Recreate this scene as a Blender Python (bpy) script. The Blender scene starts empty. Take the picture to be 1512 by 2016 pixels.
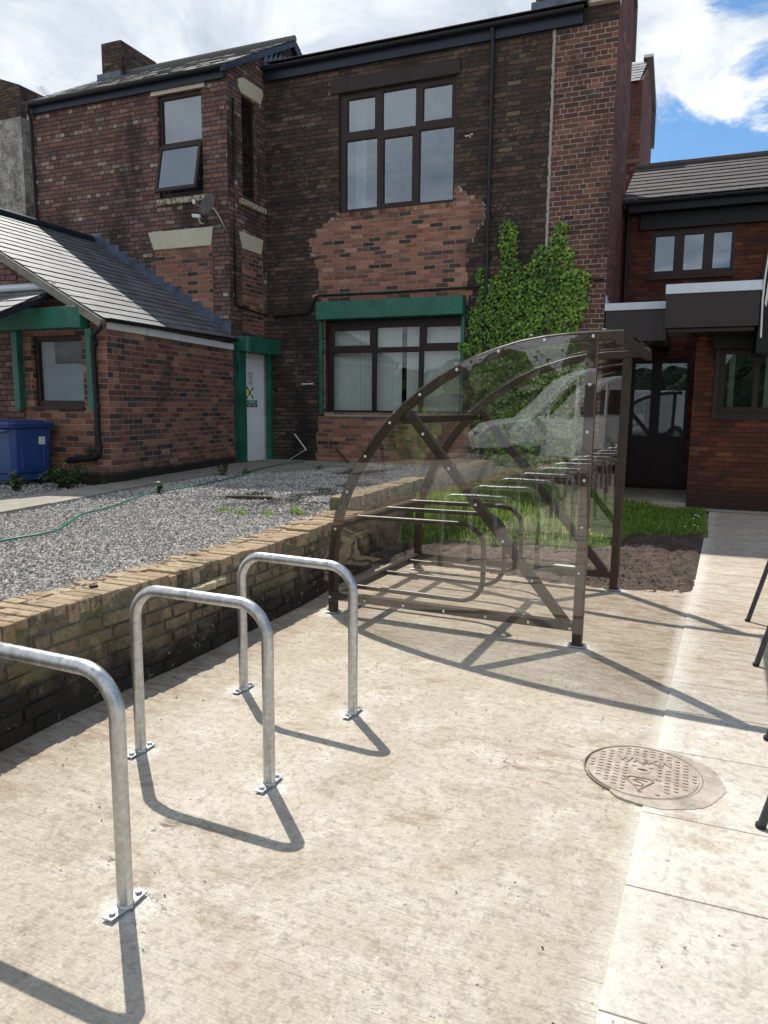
import bpy, math, random
import numpy as np
from mathutils import Vector as V, Matrix
random.seed(7); rng = np.random.default_rng(7)
R = math.radians
S = bpy.context.scene
COL = S.collection

# ------------------------------------------------------------------ camera
CAMH = 1.55
pit, rol, yaw = .1429031, .00833854, -.39375203
fw = V((math.sin(yaw)*math.cos(pit), math.cos(yaw)*math.cos(pit), -math.sin(pit)))
rt = V((math.cos(yaw), -math.sin(yaw), 0)); up = rt.cross(fw)
r2 = rt*math.cos(rol)+up*math.sin(rol); u2 = -rt*math.sin(rol)+up*math.cos(rol)
cd = bpy.data.cameras.new('camera'); cam = bpy.data.objects.new('camera', cd); COL.objects.link(cam)
cam.matrix_world = Matrix(((r2.x, u2.x, -fw.x, 0), (r2.y, u2.y, -fw.y, 0), (r2.z, u2.z, -fw.z, CAMH), (0, 0, 0, 1)))
cd.sensor_fit = 'VERTICAL'; cd.sensor_height = 24; cd.lens = 24*1454.63/2016
cd.clip_start = .05; cd.clip_end = 2000
S.camera = cam
# ------------------------------------------------------------------ sun, sky, exposure
SUN_EL, SUN_AZ = R(56.3), R(-45)          # azimuth from +Y, positive to +X
sd = V((math.sin(SUN_AZ)*math.cos(SUN_EL), math.cos(SUN_AZ)*math.cos(SUN_EL), math.sin(SUN_EL)))
sl = bpy.data.lights.new('sun', 'SUN'); sl.energy = 4.6; sl.angle = R(.5); sl.color = (1, .955, .88)
so = bpy.data.objects.new('sun', sl); COL.objects.link(so); so.location = (0, 0, 30)
so.rotation_euler = (-sd).to_track_quat('-Z', 'Y').to_euler()
S.view_settings.view_transform = 'Standard'; S.view_settings.look = 'None'
S.view_settings.exposure = 0.36; S.view_settings.gamma = 1
S.render.engine = 'CYCLES'
S.cycles.max_bounces = 8; S.cycles.transparent_max_bounces = 24; S.cycles.glossy_bounces = 4


class NT:
    """tiny helper around a node tree"""
    def __init__(s, tree): s.t = tree; s.n = tree.nodes; s.l = tree.links; s.n.clear()
    def new(s, typ, **kw):
        n = s.n.new(typ)
        for k, v in kw.items(): setattr(n, k, v)
        return n
    def inp(s, sock, v):
        if isinstance(v, bpy.types.NodeSocket): s.l.new(v, sock)
        elif v is not None:
            if sock.type == 'RGBA' and not isinstance(v, (int, float)) and len(v) == 3: v = (*v, 1)
            sock.default_value = v
    def m(s, op, a, b=None, c=None, clamp=False):
        n = s.new('ShaderNodeMath', operation=op); n.use_clamp = clamp
        s.inp(n.inputs[0], a)
        if b is not None: s.inp(n.inputs[1], b)
        if c is not None: s.inp(n.inputs[2], c)
        return n.outputs[0]
    def vm(s, op, a, b=None):
        n = s.new('ShaderNodeVectorMath', operation=op); s.inp(n.inputs[0], a)
        if b is not None: s.inp(n.inputs[1], b)
        return n.outputs[0]
    def mix(s, f, a, b, mode='MIX'):
        n = s.new('ShaderNodeMix', data_type='RGBA', blend_type=mode)
        s.inp(n.inputs[0], f); s.inp(n.inputs[6], a); s.inp(n.inputs[7], b)
        return n.outputs[2]
    def mixf(s, f, a, b):
        n = s.new('ShaderNodeMix', data_type='FLOAT')
        s.inp(n.inputs[0], f); s.inp(n.inputs[2], a); s.inp(n.inputs[3], b)
        return n.outputs[0]
    def noise(s, vec, scale, detail=4, rough=.55, dist=0., col=False):
        n = s.new('ShaderNodeTexNoise'); s.inp(n.inputs['Vector'], vec)
        n.inputs['Scale'].default_value = scale; n.inputs['Detail'].default_value = detail
        n.inputs['Roughness'].default_value = rough; n.inputs['Distortion'].default_value = dist
        return n.outputs['Color' if col else 'Fac']
    def ramp(s, f, stops, interp='LINEAR'):
        n = s.new('ShaderNodeValToRGB'); r = n.color_ramp; r.interpolation = interp
        while len(r.elements) < len(stops): r.elements.new(.5)
        for e, (p, c) in zip(r.elements, stops):
            e.position = p; e.color = (*c, 1) if hasattr(c, '__len__') else (c, c, c, 1)
        s.inp(n.inputs[0], f)
        return n.outputs[0]
    def ss(s, x, lo, hi):
        n = s.new('ShaderNodeMapRange', interpolation_type='SMOOTHSTEP')
        s.inp(n.inputs[0], x); s.inp(n.inputs[1], lo); s.inp(n.inputs[2], hi)
        return n.outputs[0]
    def comb(s, x, y, z=0.):
        n = s.new('ShaderNodeCombineXYZ'); s.inp(n.inputs[0], x); s.inp(n.inputs[1], y); s.inp(n.inputs[2], z); return n.outputs[0]
    def sep(s, v):
        n = s.new('ShaderNodeSeparateXYZ'); s.inp(n.inputs[0], v); return n.outputs
    def scale(s, v, k):
        n = s.new('ShaderNodeMapping'); s.inp(n.inputs[0], v); n.inputs['Scale'].default_value = k; return n.outputs[0]
    def wn(s, v, out='Value'):
        n = s.new('ShaderNodeTexWhiteNoise', noise_dimensions='3D'); s.inp(n.inputs[0], v); return n.outputs[out]
    def bump(s, h, dist=.01, strength=1.):
        n = s.new('ShaderNodeBump'); s.inp(n.inputs['Height'], h)
        n.inputs['Distance'].default_value = dist; s.inp(n.inputs['Strength'], strength); return n.outputs[0]


w = bpy.data.worlds.new('World'); S.world = w; w.use_nodes = True
t = NT(w.node_tree)
sky = t.new('ShaderNodeTexSky', sky_type='NISHITA'); sky.sun_disc = False
sky.sun_elevation = SUN_EL; sky.sun_rotation = SUN_AZ; sky.air_density = 1.0; sky.dust_density = .6; sky.ozone_density = 2.5
tc = t.new('ShaderNodeTexCoord').outputs['Generated']
sx, sy, sz = t.sep(tc)
zz = t.m('ADD', t.m('MAXIMUM', sz, 0.), .27)
cp = t.comb(t.m('DIVIDE', sx, zz), t.m('DIVIDE', sy, zz), 1.7)
big = t.noise(t.vm('ADD', cp, (2.6, 7.9, .0)), .9, 3, .5)
n1 = t.noise(cp, 3.0, 10, .62, .35)
cov = t.m('ADD', t.m('MULTIPLY', n1, .55), t.m('MULTIPLY', big, .45))
side = t.ss(t.m('ADD', sx, t.m('MULTIPLY', sy, -.12)), -.42, -.08)
cov = t.m('ADD', cov, t.m('MULTIPLY', side, -.11))
cov = t.m('ADD', cov, t.m('MULTIPLY', t.ss(sy, .15, -.35), .075))
mask = t.ss(cov, .395, .455)
puff = t.noise(t.vm('ADD', cp, (9.1, 3.3, 2.)), 3.6, 9, .62, .5)
shade = t.m('ADD', t.m('MULTIPLY', puff, .6), t.m('MULTIPLY', t.noise(t.vm('ADD', cp, (1.1, 5.3, 4.)), 1.1, 3, .5), .4))
cc = t.ramp(shade, [(.36, (3.5, 4.1, 4.9)), (.48, (5.2, 5.7, 6.3)), (.58, (7.5, 7.7, 7.9))])
skyc = t.mix(1., sky.outputs[0], (.62, .86, 1.0), 'MULTIPLY')
bg = t.new('ShaderNodeBackground'); bg.inputs[1].default_value = .11
t.inp(bg.inputs[0], t.mix(mask, skyc, cc))
t.l.new(bg.outputs[0], t.new('ShaderNodeOutputWorld').inputs[0])


# ------------------------------------------------------------------ materials
def mat(name):
    m = bpy.data.materials.new(name); m.use_nodes = True
    t = NT(m.node_tree); p = t.new('ShaderNodeBsdfPrincipled'); o = t.new('ShaderNodeOutputMaterial')
    t.l.new(p.outputs[0], o.inputs[0]); t.p = p; t.o = o
    def setp(**k):
        nm = dict(base='Base Color', rough='Roughness', metal='Metallic', normal='Normal', spec='Specular IOR Level', coat='Coat Weight', sss='Subsurface Weight', trans='Transmission Weight', alpha='Alpha')
        for a, v in k.items(): t.inp(p.inputs[nm[a]], v)
    t.set = setp
    t.uv = t.new('ShaderNodeUVMap').outputs[0]
    t.pos = t.new('ShaderNodeNewGeometry').outputs['Position']
    return m, t

def rnd(t):
    return t.new('ShaderNodeAttribute', attribute_name='rnd').outputs['Fac']

def simple(name, col, rough=.5, metal=0., var=.12, vs=6., bump=0., bs=60., spec=.5, dirt=None):
    m, t = mat(name)
    n = t.noise(t.pos, vs, 5, .6)
    c = t.mix(1., col, t.ramp(n, [(.25, 1-var*1.6), (.75, 1+var)]), 'MULTIPLY')
    if dirt:
        c = t.mix(t.ss(t.noise(t.pos, dirt[1], 6, .65), dirt[2], dirt[3]), c, dirt[0])
    t.set(base=c, metal=metal, spec=spec, rough=t.m('ADD', t.m('MULTIPLY', t.m('SUBTRACT', n, .5), .25), rough))
    if bump: t.set(normal=t.bump(t.noise(t.pos, bs, 4, .6), bump))
    return m

def brick_mat(name, pal, mortar, W=.225, H=.075, mw=.01, hp=None, hn=5, wob=.003, soot=None, sc=(.45, .62), bump=.006, mvar=.3, rough=.9, jit=0.0, ss=1.3, fleck=None, low=None):
    m, t = mat(name)
    wv = t.noise(t.uv, 9., 2, .5, col=True)
    uv = t.vm('ADD', t.uv, t.vm('MULTIPLY', t.vm('SUBTRACT', wv, (.5, .5, .5)), (wob*3, wob*2.2, 0)))
    u, v, _ = t.sep(uv)
    row = t.m('FLOOR', t.m('DIVIDE', v, H))
    fv = t.m('SUBTRACT', t.m('DIVIDE', v, H), row)
    if hp:
        hd = t.m('LESS_THAN', t.m('FLOORED_MODULO', row, float(hn)), .5)
        w_ = t.mixf(hd, W, W/2)
        off = t.m('ADD', t.m('MULTIPLY', t.m('FLOORED_MODULO', row, 2.), W/2), t.m('MULTIPLY', hd, W/4))
    else:
        hd = None; w_ = W
        off = t.m('ADD', t.m('MULTIPLY', t.m('FLOORED_MODULO', row, 2.), W/2), t.m('MULTIPLY', t.wn(t.comb(row, 3., 1.)), jit))
    cu = t.m('DIVIDE', t.m('ADD', u, off), w_)
    c_ = t.m('FLOOR', cu); fu = t.m('SUBTRACT', cu, c_)
    du = t.m('MULTIPLY', t.m('MINIMUM', fu, t.m('SUBTRACT', 1., fu)), w_)
    dv = t.m('MULTIPLY', t.m('MINIMUM', fv, t.m('SUBTRACT', 1., fv)), H)
    d = t.m('MINIMUM', du, dv)
    d = t.m('ADD', d, t.m('MULTIPLY', t.m('SUBTRACT', t.noise(t.uv, 45., 3, .6), .5), mw*.8))
    br = t.ss(d, mw*.35, mw*.35+.0045)
    cell = t.comb(c_, row, 2.)
    rv = t.wn(cell)
    col = t.ramp(rv, pal, 'CONSTANT')
    if hp: col = t.mix(hd, col, t.ramp(rv, hp, 'CONSTANT'))
    rv2 = t.wn(t.comb(c_, row, 7.))
    fine = t.noise(t.uv, 38., 5, .65)
    col = t.mix(1., col, t.ramp(fine, [(.2, .55), (.5, 1.), (.8, 1.35)]), 'MULTIPLY')
    col = t.mix(1., col, t.ramp(rv2, [(0, .75), (1, 1.25)]), 'MULTIPLY')
    if fleck:
        fl = t.ss(t.noise(t.scale(t.uv, (14, 30, 1)), 1., 5, .75, .6), fleck[1], fleck[1]+.05)
        col = t.mix(t.m('MULTIPLY', fl, t.ss(t.noise(t.uv, 1.4, 4, .6), .40, .62)), col, fleck[0])
    mc = t.mix(1., mortar, t.ramp(t.noise(t.uv, 5., 5, .6), [(.3, 1-mvar), (.7, 1+mvar)]), 'MULTIPLY')
    col = t.mix(br, mc, col)
    if soot:
        sm = t.ss(t.noise(t.scale(t.uv, (ss, ss*.6, 1)), 1., 6, .62, .4), *sc)
        col = t.mix(t.m('MULTIPLY', sm, soot[1]), col, soot[0])
    if low:
        lm = t.ss(t.m('ADD', t.sep(t.pos)[2], t.m('MULTIPLY', t.noise(t.pos, 5., 5, .6), -low[2])), low[1], low[1]-low[3])
        col = t.mix(lm, col, low[0])
    t.set(base=col, rough=rough, spec=.25)
    h = t.m('ADD', br, t.m('MULTIPLY', fine, .5))
    h = t.m('ADD', h, t.m('MULTIPLY', rv2, .25))
    t.set(normal=t.bump(h, bump))
    return m

M = {}
M['brick_left'] = brick_mat('old purple brick', [(0, (.135, .078, .068)), (.2, (.165, .088, .074)), (.42, (.105, .066, .062)), (.62, (.19, .105, .086)), (.8, (.15, .10, .088)), (.95, (.24, .175, .145))],
    (.05, .04, .037), hp=[(0, (.13, .072, .062)), (.35, (.18, .11, .088)), (.62, (.26, .20, .165)), (.85, (.37, .31, .26)), (.93, (.11, .07, .062))], hn=5,
    soot=((.028, .021, .021), .72), sc=(.46, .68), wob=.009, fleck=((.27, .21, .18), .57), bump=.014)
M['brick_dark'] = brick_mat('sooty black brick', [(0, (.062, .043, .035)), (.3, (.085, .054, .041)), (.55, (.054, .039, .033)), (.75, (.105, .066, .049)), (.96, (.14, .10, .07))],
    (.052, .044, .038), hp=[(0, (.06, .042, .034)), (.5, (.044, .034, .03)), (.86, (.10, .072, .052))], hn=4,
    soot=((.019, .017, .016), .74), sc=(.45, .66), wob=.010, fleck=((.25, .205, .155), .57), bump=.02, ss=.9)
M['brick_new'] = brick_mat('salmon facing brick', [(0, (.27, .125, .088)), (.2, (.22, .105, .075)), (.4, (.31, .15, .105)), (.57, (.25, .115, .08)), (.7, (.06, .046, .043)), (.8, (.115, .07, .058)), (.88, (.34, .185, .13)), (.95, (.29, .115, .07))],
    (.33, .25, .2), wob=.003, mvar=.3, mw=.011, soot=((.07, .05, .043), .6), sc=(.5, .72), fleck=((.42, .32, .26), .62), bump=.009)
M['brick_ext'] = brick_mat('rustic red brick', [(0, (.20, .088, .060)), (.18, (.16, .072, .052)), (.36, (.24, .115, .078)), (.5, (.125, .06, .047)), (.62, (.055, .042, .040)), (.76, (.085, .055, .048)), (.86, (.29, .15, .10)), (.95, (.19, .085, .057))],
    (.27, .205, .165), wob=.0015, mvar=.2, mw=.011, soot=((.05, .035, .028), .55), sc=(.55, .75), low=((.03, .025, .02), .66, .12, .12))
M['brick_pier'] = brick_mat('red brick with white pointing', [(0, (.12, .056, .042)), (.25, (.10, .047, .038)), (.5, (.145, .064, .047)), (.7, (.075, .043, .037)), (.9, (.19, .085, .055))],
    (.29, .26, .235), hp=[(0, (.13, .052, .038)), (.5, (.16, .065, .045)), (.8, (.09, .045, .035))], hn=5, wob=.005, mw=.013, soot=((.035, .025, .021), .8), sc=(.45, .66), fleck=((.24, .2, .17), .60))
M['brick_end'] = brick_mat('plum gable brick', [(0, (.135, .05, .038)), (.3, (.11, .042, .034)), (.55, (.16, .062, .045)), (.8, (.1, .045, .038)), (.93, (.2, .11, .085))],
    (.16, .105, .09), wob=.003, mw=.009, soot=((.06, .03, .025), .5))
M['brick_wing'] = brick_mat('dark red wing brick', [(0, (.115, .036, .022)), (.3, (.09, .03, .02)), (.55, (.14, .045, .025)), (.78, (.07, .028, .02)), (.93, (.15, .06, .036))],
    (.06, .03, .022), wob=.001, mw=.008, soot=((.05, .022, .016), .6), sc=(.4, .62), low=((.04, .022, .017), .5, .3, .5))

def concrete_mat(name, base, dark, lite, brush=True, stain=None, slab=False, halos=None):
    m, t = mat(name)
    p = t.pos
    big = t.noise(p, .8, 7, .65, .5); mid = t.noise(p, 3.7, 8, .7, .4); fine = t.noise(p, 90., 4, .75); sp = t.noise(p, 26., 6, .75)
    c = t.mix(t.ss(big, .35, .68), base, dark)
    c = t.mix(t.m('MULTIPLY', t.ss(mid, .45, .7), .7), c, lite)
    c = t.mix(t.m('MULTIPLY', t.ss(sp, .47, .64), .55), c, tuple(q*.62 for q in dark))
    x_, y_, z_ = t.sep(p)
    if stain:
        s1 = t.ss(t.noise(t.vm('ADD', p, (3, 8, 0)), 2.1, 9, .74, .7), .50, .62)
        s2 = t.ss(t.noise(t.scale(p, (5., 17., 1.)), 1., 7, .78, .3), .42, .66)
        near = t.m('MAXIMUM', t.ss(y_, 2.9, 6.0), t.ss(x_, -2.0, -2.7))
        edge = t.m('MULTIPLY', t.ss(x_, -1.1, -.3), t.ss(y_, 3.3, 4.6))
        near = t.m('MAXIMUM', near, edge)
        f = t.m('MULTIPLY', t.m('MAXIMUM', t.m('MULTIPLY', s1, .85), near), t.m('ADD', t.m('MULTIPLY', s2, .62), t.m('ADD', .17, t.m('MULTIPLY', near, .18))), clamp=True)
        c = t.mix(f, c, stain)
        ring = t.new('ShaderNodeVectorMath', operation='DISTANCE'); t.inp(ring.inputs[0], p); ring.inputs[1].default_value = (-.25, 3.15, 0)
        c = t.mix(t.m('MULTIPLY', t.ss(ring.outputs['Value'], .5, .25), t.m('MULTIPLY', s2, .6)), c, stain)
    if halos:
        for hx, hy, hr in halos:
            d = t.new('ShaderNodeVectorMath', operation='DISTANCE'); t.inp(d.inputs[0], p); d.inputs[1].default_value = (hx, hy, 0)
            dd = t.m('ADD', d.outputs['Value'], t.m('MULTIPLY', t.m('SUBTRACT', sp, .5), .16))
            c = t.mix(t.m('MULTIPLY', t.ss(dd, hr*.8, hr*.25), .45), c, (.74, .73, .70))
    ed = t.m('SUBTRACT', x_, t.m('ADD', -.214, t.m('MULTIPLY', y_, .043)))
    if slab: c = t.mix(t.m('MULTIPLY', t.ss(t.m('ADD', ed, t.m('MULTIPLY', t.m('SUBTRACT', mid, .5), .22)), .14, .0), .45), c, (.70, .67, .61))
    if brush and stain: c = t.mix(t.m('MULTIPLY', t.ss(t.m('ADD', ed, t.m('MULTIPLY', t.m('SUBTRACT', sp, .5), .1)), -.07, -.01), .45), c, (.66, .63, .57))
    if brush:
        wx = t.comb(t.m('MULTIPLY', t.m('ADD', x_, t.m('MULTIPLY', mid, .08)), 6.), t.m('MULTIPLY', t.m('ADD', y_, t.m('MULTIPLY', x_, .035)), 120.), 0.)
        br = t.noise(wx, 1., 5, .75)
        amp = t.ss(t.noise(p, 1.9, 5, .6), .35, .62)
        c = t.mix(t.m('MULTIPLY', t.ss(br, .47, .36), t.m('ADD', .10, t.m('MULTIPLY', amp, .42))), c, tuple(q*.5 for q in dark))
    if brush and stain:
        ck = t.new('ShaderNodeTexVoronoi', feature='DISTANCE_TO_EDGE'); ck.inputs['Scale'].default_value = .55
        t.inp(ck.inputs['Vector'], t.vm('ADD', t.scale(p, (.45, 1.3, 0.)), t.vm('MULTIPLY', t.noise(p, 2.5, 5, .7, col=True), (.35, .35, 0))))
        c = t.mix(t.m('MULTIPLY', t.ss(ck.outputs['Distance'], .004, .001), t.ss(mid, .50, .66)), c, (.2, .16, .12))
    pits = t.ss(t.noise(p, 48., 3, .6), .63, .69)
    c = t.mix(t.m('MULTIPLY', pits, t.ss(mid, .5, .62)), c, (.14, .11, .085))
    c = t.mix(1., c, t.ramp(fine, [(.3, .80), (.7, 1.12)]), 'MULTIPLY')
    h = t.m('ADD', t.m('MULTIPLY', fine, .3), t.m('MULTIPLY', mid, .6))
    if brush: h = t.m('ADD', h, t.m('MULTIPLY', br, 1.1))
    if slab: c = t.mix(1., c, t.ramp(rnd(t), [(0, .88), (1, 1.08)]), 'MULTIPLY')
    t.set(base=c, rough=.9, spec=.3, normal=t.bump(h, .006 if brush else .002))
    return m
M['concrete'] = concrete_mat('brushed yard concrete', (.535, .48, .395), (.445, .385, .30), (.65, .60, .515), True, (.225, .150, .088), halos=[(-1.54, 1.635, .17), (-1.52, 2.456, .17), (-2.205, 2.48, .17), (-1.507, 3.239, .18), (-2.19, 3.29, .18), (-2.44, 4.86, .22), (-.62, 4.79, .22), (-.54, 6.5, .22)], )
M['slab'] = concrete_mat('smooth paving slab', (.58, .54, .475), (.46, .41, .345), (.67, .635, .575), False, (.30, .22, .15), slab=True)
M['path'] = concrete_mat('weathered flagstone', (.33, .30, .245), (.24, .22, .18), (.40, .37, .31), False)
M['patch'] = simple('grey mortar collar', (.36, .315, .26), .95, var=.3, vs=9, bump=.006, bs=50, dirt=((.42, .375, .31), 7, .5, .62))
M['galv'] = None
def galv():
    m, t = mat('galvanised steel')
    vo = t.new('ShaderNodeTexVoronoi'); t.inp(vo.inputs['Vector'], t.pos); vo.inputs['Scale'].default_value = 55
    n = t.noise(t.scale(t.pos, (30, 30, 4)), 1., 5, .6)
    c = t.mix(1., (.60, .61, .62), t.ramp(n, [(.3, .72), (.7, 1.12)]), 'MULTIPLY')
    c = t.mix(.22, c, t.sep(vo.outputs['Color'])[0], 'MULTIPLY')
    t.set(base=c, metal=.92, rough=t.m('ADD', .24, t.m('MULTIPLY', n, .26)), normal=t.bump(n, .0006))
    return m
M['galv'] = galv()
M['brown'] = simple('dark brown powder coat', (.040, .026, .019), .38, var=.2, vs=20, spec=.4, dirt=((.13, .11, .09), 9, .62, .82))
M['white_bolt'] = simple('zinc bolt cap', (.62, .62, .6), .4, metal=.3)
M['green'] = simple('green painted metal', (.012, .125, .085), .5, var=.3, vs=3, dirt=((.03, .055, .045), 7, .52, .8))
M['frame'] = simple('dark brown window frame', (.026, .014, .013), .45, var=.2, spec=.3)
M['black'] = simple('black gutter plastic', (.012, .013, .017), .4, var=.2, spec=.35)
M['navy'] = simple('blue black fascia board', (.013, .019, .036), .4, var=.2, vs=2, spec=.35)
M['cream'] = simple('cream painted stone', (.52, .48, .37), .7, var=.08, vs=12, bump=.002, dirt=((.3, .26, .19), 6, .62, .85))
M['peeling'] = simple('peeling cream sill', (.48, .43, .3), .8, var=.2, vs=20, dirt=((.06, .04, .03), 28, .5, .56))
M['white_door'] = simple('white painted door', (.78, .82, .84), .4, var=.07, vs=2, dirt=((.35, .36, .35), 5, .66, .85))
M['white'] = simple('white board', (.66, .66, .64), .5, var=.08, dirt=((.3, .28, .25), 8, .6, .85))
M['lead'] = simple('grey lead flashing', (.10, .13, .18), .42, metal=.35, var=.35, vs=5, bump=.004, bs=9)
M['upvc'] = simple('pale grey trim', (.55, .62, .70), .35, var=.05)
M['fascia'] = simple('glossy brown fascia panel', (.030, .019, .019), .3, var=.1, spec=.35)
M['charcoal'] = simple('charcoal housing', (.011, .011, .012), .5, spec=.25)
M['bin'] = simple('blue bin plastic', (.020, .060, .20), .42, var=.15, vs=5, dirt=((.03, .06, .16), 10, .55, .8))
M['rubber'] = simple('black rubber', (.012, .012, .012), .7)
M['paper'] = simple('white paper', (.66, .66, .67), .6, var=.04)
M['ink'] = simple('dark print', (.05, .03, .04), .6)
M['inkred'] = simple('red print', (.28, .07, .07), .6)
M['signgreen'] = simple('green sign', (.01, .19, .12), .4)
M['signblue'] = simple('navy sign', (.015, .03, .08), .4)
M['yellow'] = simple('yellow tape', (.62, .43, .03), .5)
M['hose'] = simple('green garden hose', (.025, .18, .13), .4)
M['tablemetal'] = simple('dark grey table metal', (.035, .042, .047), .45, spec=.5)
M['brickdust'] = None
M['render'] = None
def pebble():
    m, t = mat('pebbledash render')
    n = t.noise(t.pos, 3.5, 7, .75); f = t.noise(t.pos, 22., 4, .7); s = t.noise(t.scale(t.pos, (1.6, 1.6, .35)), 1., 4, .6)
    c = t.ramp(t.m('ADD', t.m('MULTIPLY', n, .6), t.m('MULTIPLY', f, .4)), [(.40, (.07, .066, .058)), (.5, (.25, .24, .21)), (.58, (.42, .41, .37))])
    c = t.mix(t.m('MULTIPLY', t.ss(s, .5, .65), .7), c, (.12, .115, .105))
    t.set(base=c, rough=.95, normal=t.bump(f, .02)); return m
M['render'] = pebble()

def slate(name, base, rough=.38, var=.35):
    m, t = mat(name)
    r = rnd(t); n = t.noise(t.pos, 7., 5, .6)
    c = t.mix(1., base, t.ramp(r, [(0, 1-var), (1, 1+var)]), 'MULTIPLY')
    c = t.mix(t.m('MULTIPLY', t.ss(t.noise(t.pos, 2.5, 6, .7), .56, .75), .6), c, (.10, .10, .06))
    t.set(base=c, rough=t.m('ADD', rough-.1, t.m('MULTIPLY', n, .2)), spec=1.0 if name[0] == 'b' else .12, normal=t.bump(n, .004)); return m
M['slate'] = slate('blue grey slate', (.095, .10, .105), .55)
M['tile'] = slate('dark concrete tile', (.10, .09, .09), .72, .1)

def attr_brick(name, pal, low=None, moss=.0, flat=False):
    m, t = mat(name)
    r = rnd(t)
    c = t.ramp(r, pal)
    f = t.noise(t.pos, 42., 6, .7); n = t.noise(t.pos, 11., 5, .65, .4)
    c = t.mix(1., c, t.ramp(f, [(.25, .55), (.5, 1.), (.75, 1.4)]), 'MULTIPLY')
    c = t.mix(t.ss(n, .56, .68), c, (.27, .22, .13))
    c = t.mix(t.m('MULTIPLY', t.ss(t.noise(t.vm('ADD', t.pos, (5, 5, 5)), 7., 5, .65), .55, .66), .75), c, (.05, .042, .03))
    if moss: c = t.mix(t.m('MULTIPLY', t.ss(t.noise(t.vm('ADD', t.pos, (2, 5, 9)), 3., 6, .7), .58, .68), moss), c, (.12, .12, .035))
    if low:
        z = t.m('ADD', t.sep(t.pos)[2], t.m('MULTIPLY', t.noise(t.pos, 3.3, 6, .65), -.55))
        c = t.mix(t.m('MULTIPLY', t.ss(z, low[0], low[0]-.22), .93), c, low[1])
        c = t.mix(t.m('MULTIPLY', t.ss(t.noise(t.pos, 14., 6, .75), .60, .66), t.ss(z, .05, -.2)), c, (.3, .28, .24))
    t.set(base=c, rough=.92, spec=.25, normal=t.bump(t.m('ADD', t.m('MULTIPLY', f, .5), n), .011)); return m
M['stock'] = attr_brick('old yellow stock brick', [(0, (.12, .098, .065)), (.25, (.18, .145, .088)), (.5, (.21, .17, .105)), (.65, (.15, .11, .075)), (.85, (.20, .135, .088)), (1, (.15, .13, .09))], low=(.06, (.018, .015, .013)), moss=.6)
M['brickdust'] = attr_brick('old lime mortar', [(0, (.15, .125, .085)), (1, (.15, .125, .085))], low=(.06, (.018, .015, .013)), moss=.6)
M['coping'] = attr_brick('coping brick on edge', [(0, (.26, .20, .13)), (.2, (.33, .26, .165)), (.45, (.36, .28, .18)), (.6, (.29, .18, .115)), (.75, (.29, .22, .145)), (.88, (.34, .235, .15)), (1, (.28, .225, .155))], moss=.35)

def glass(name, r0, tint=(.9, .95, .95), rough=.0, wave=None, gloss=(1, 1, 1)):
    m, t = mat(name); t.n.remove(t.p)
    lw = t.new('ShaderNodeLayerWeight'); lw.inputs[0].default_value = .5
    f5 = t.m('POWER', lw.outputs['Facing'], 5.)
    f = t.m('ADD', r0, t.m('MULTIPLY', f5, 1-r0), clamp=True)
    tr = t.new('ShaderNodeBsdfTransparent'); t.inp(tr.inputs[0], tint)
    g = t.new('ShaderNodeBsdfGlossy'); g.inputs['Roughness'].default_value = rough; t.inp(g.inputs['Color'], gloss)
    if wave:
        b = t.bump(t.noise(t.scale(t.pos, wave[2] if len(wave) > 2 else (1, 1, 1)), wave[0], 2, .5), wave[1]); t.l.new(b, g.inputs['Normal'])
    mx = t.new('ShaderNodeMixShader'); t.inp(mx.inputs[0], f); t.l.new(tr.outputs[0], mx.inputs[1]); t.l.new(g.outputs[0], mx.inputs[2])
    t.l.new(mx.outputs[0], t.o.inputs[0]); return m
M['pet'] = glass('clear plastic sheet', .125, (.965, .96, .945), .0, (1.1, .0022))
M['petroof'] = glass('curved clear plastic sheet', .10, (.93, .935, .92), .005, (2.2, .012, (1.6, .5, 1.0)))
M['glass'] = glass('window glass', .24, (.55, .62, .65), .0, (.9, .0012), (.80, .90, 1.0))
M['glassdim'] = glass('dark window glass', .12, (.5, .55, .55), .0, (.9, .0012), (.8, .9, .95))
M['glasslow'] = glass('ground floor glass', .10, (.8, .86, .86), .0, (.9, .0012))
M['glassfilm'] = glass('filmed glass', .045, (.85, .9, .9), .0, (.9, .0012))
M['blind'] = simple('pale vertical blind', (.60, .62, .58), .8, var=.05)
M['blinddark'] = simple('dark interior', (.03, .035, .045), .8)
M['room'] = simple('dim room wall', (.16, .2, .27), .9)
M['frost'] = simple('frosted glazing film', (.13, .16, .185), .35, var=.08, vs=2)

def leaf(name, pal, rough=.42, trans=.25):
    m, t = mat(name)
    r = rnd(t)
    c = t.ramp(r, pal)
    c = t.mix(1., c, t.ramp(t.noise(t.pos, 12., 3, .6), [(.3, .75), (.7, 1.2)]), 'MULTIPLY')
    t.set(base=c, rough=rough, spec=.4)
    tl = t.new('ShaderNodeBsdfTranslucent'); t.l.new(c, tl.inputs[0])
    mx = t.new('ShaderNodeMixShader'); mx.inputs[0].default_value = trans
    t.l.new(t.p.outputs[0], mx.inputs[1]); t.l.new(tl.outputs[0], mx.inputs[2]); t.l.new(mx.outputs[0], t.o.inputs[0])
    return m
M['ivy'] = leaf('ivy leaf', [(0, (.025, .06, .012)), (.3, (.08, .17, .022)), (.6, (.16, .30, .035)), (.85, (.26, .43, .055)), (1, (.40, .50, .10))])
M['weed'] = leaf('weed leaf', [(0, (.02, .05, .012)), (.6, (.05, .10, .02)), (1, (.09, .17, .03))])
M['grass'] = leaf('grass blade', [(0, (.08, .16, .025)), (.5, (.20, .34, .045)), (.85, (.34, .46, .08)), (1, (.46, .44, .2))], trans=.6)
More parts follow.
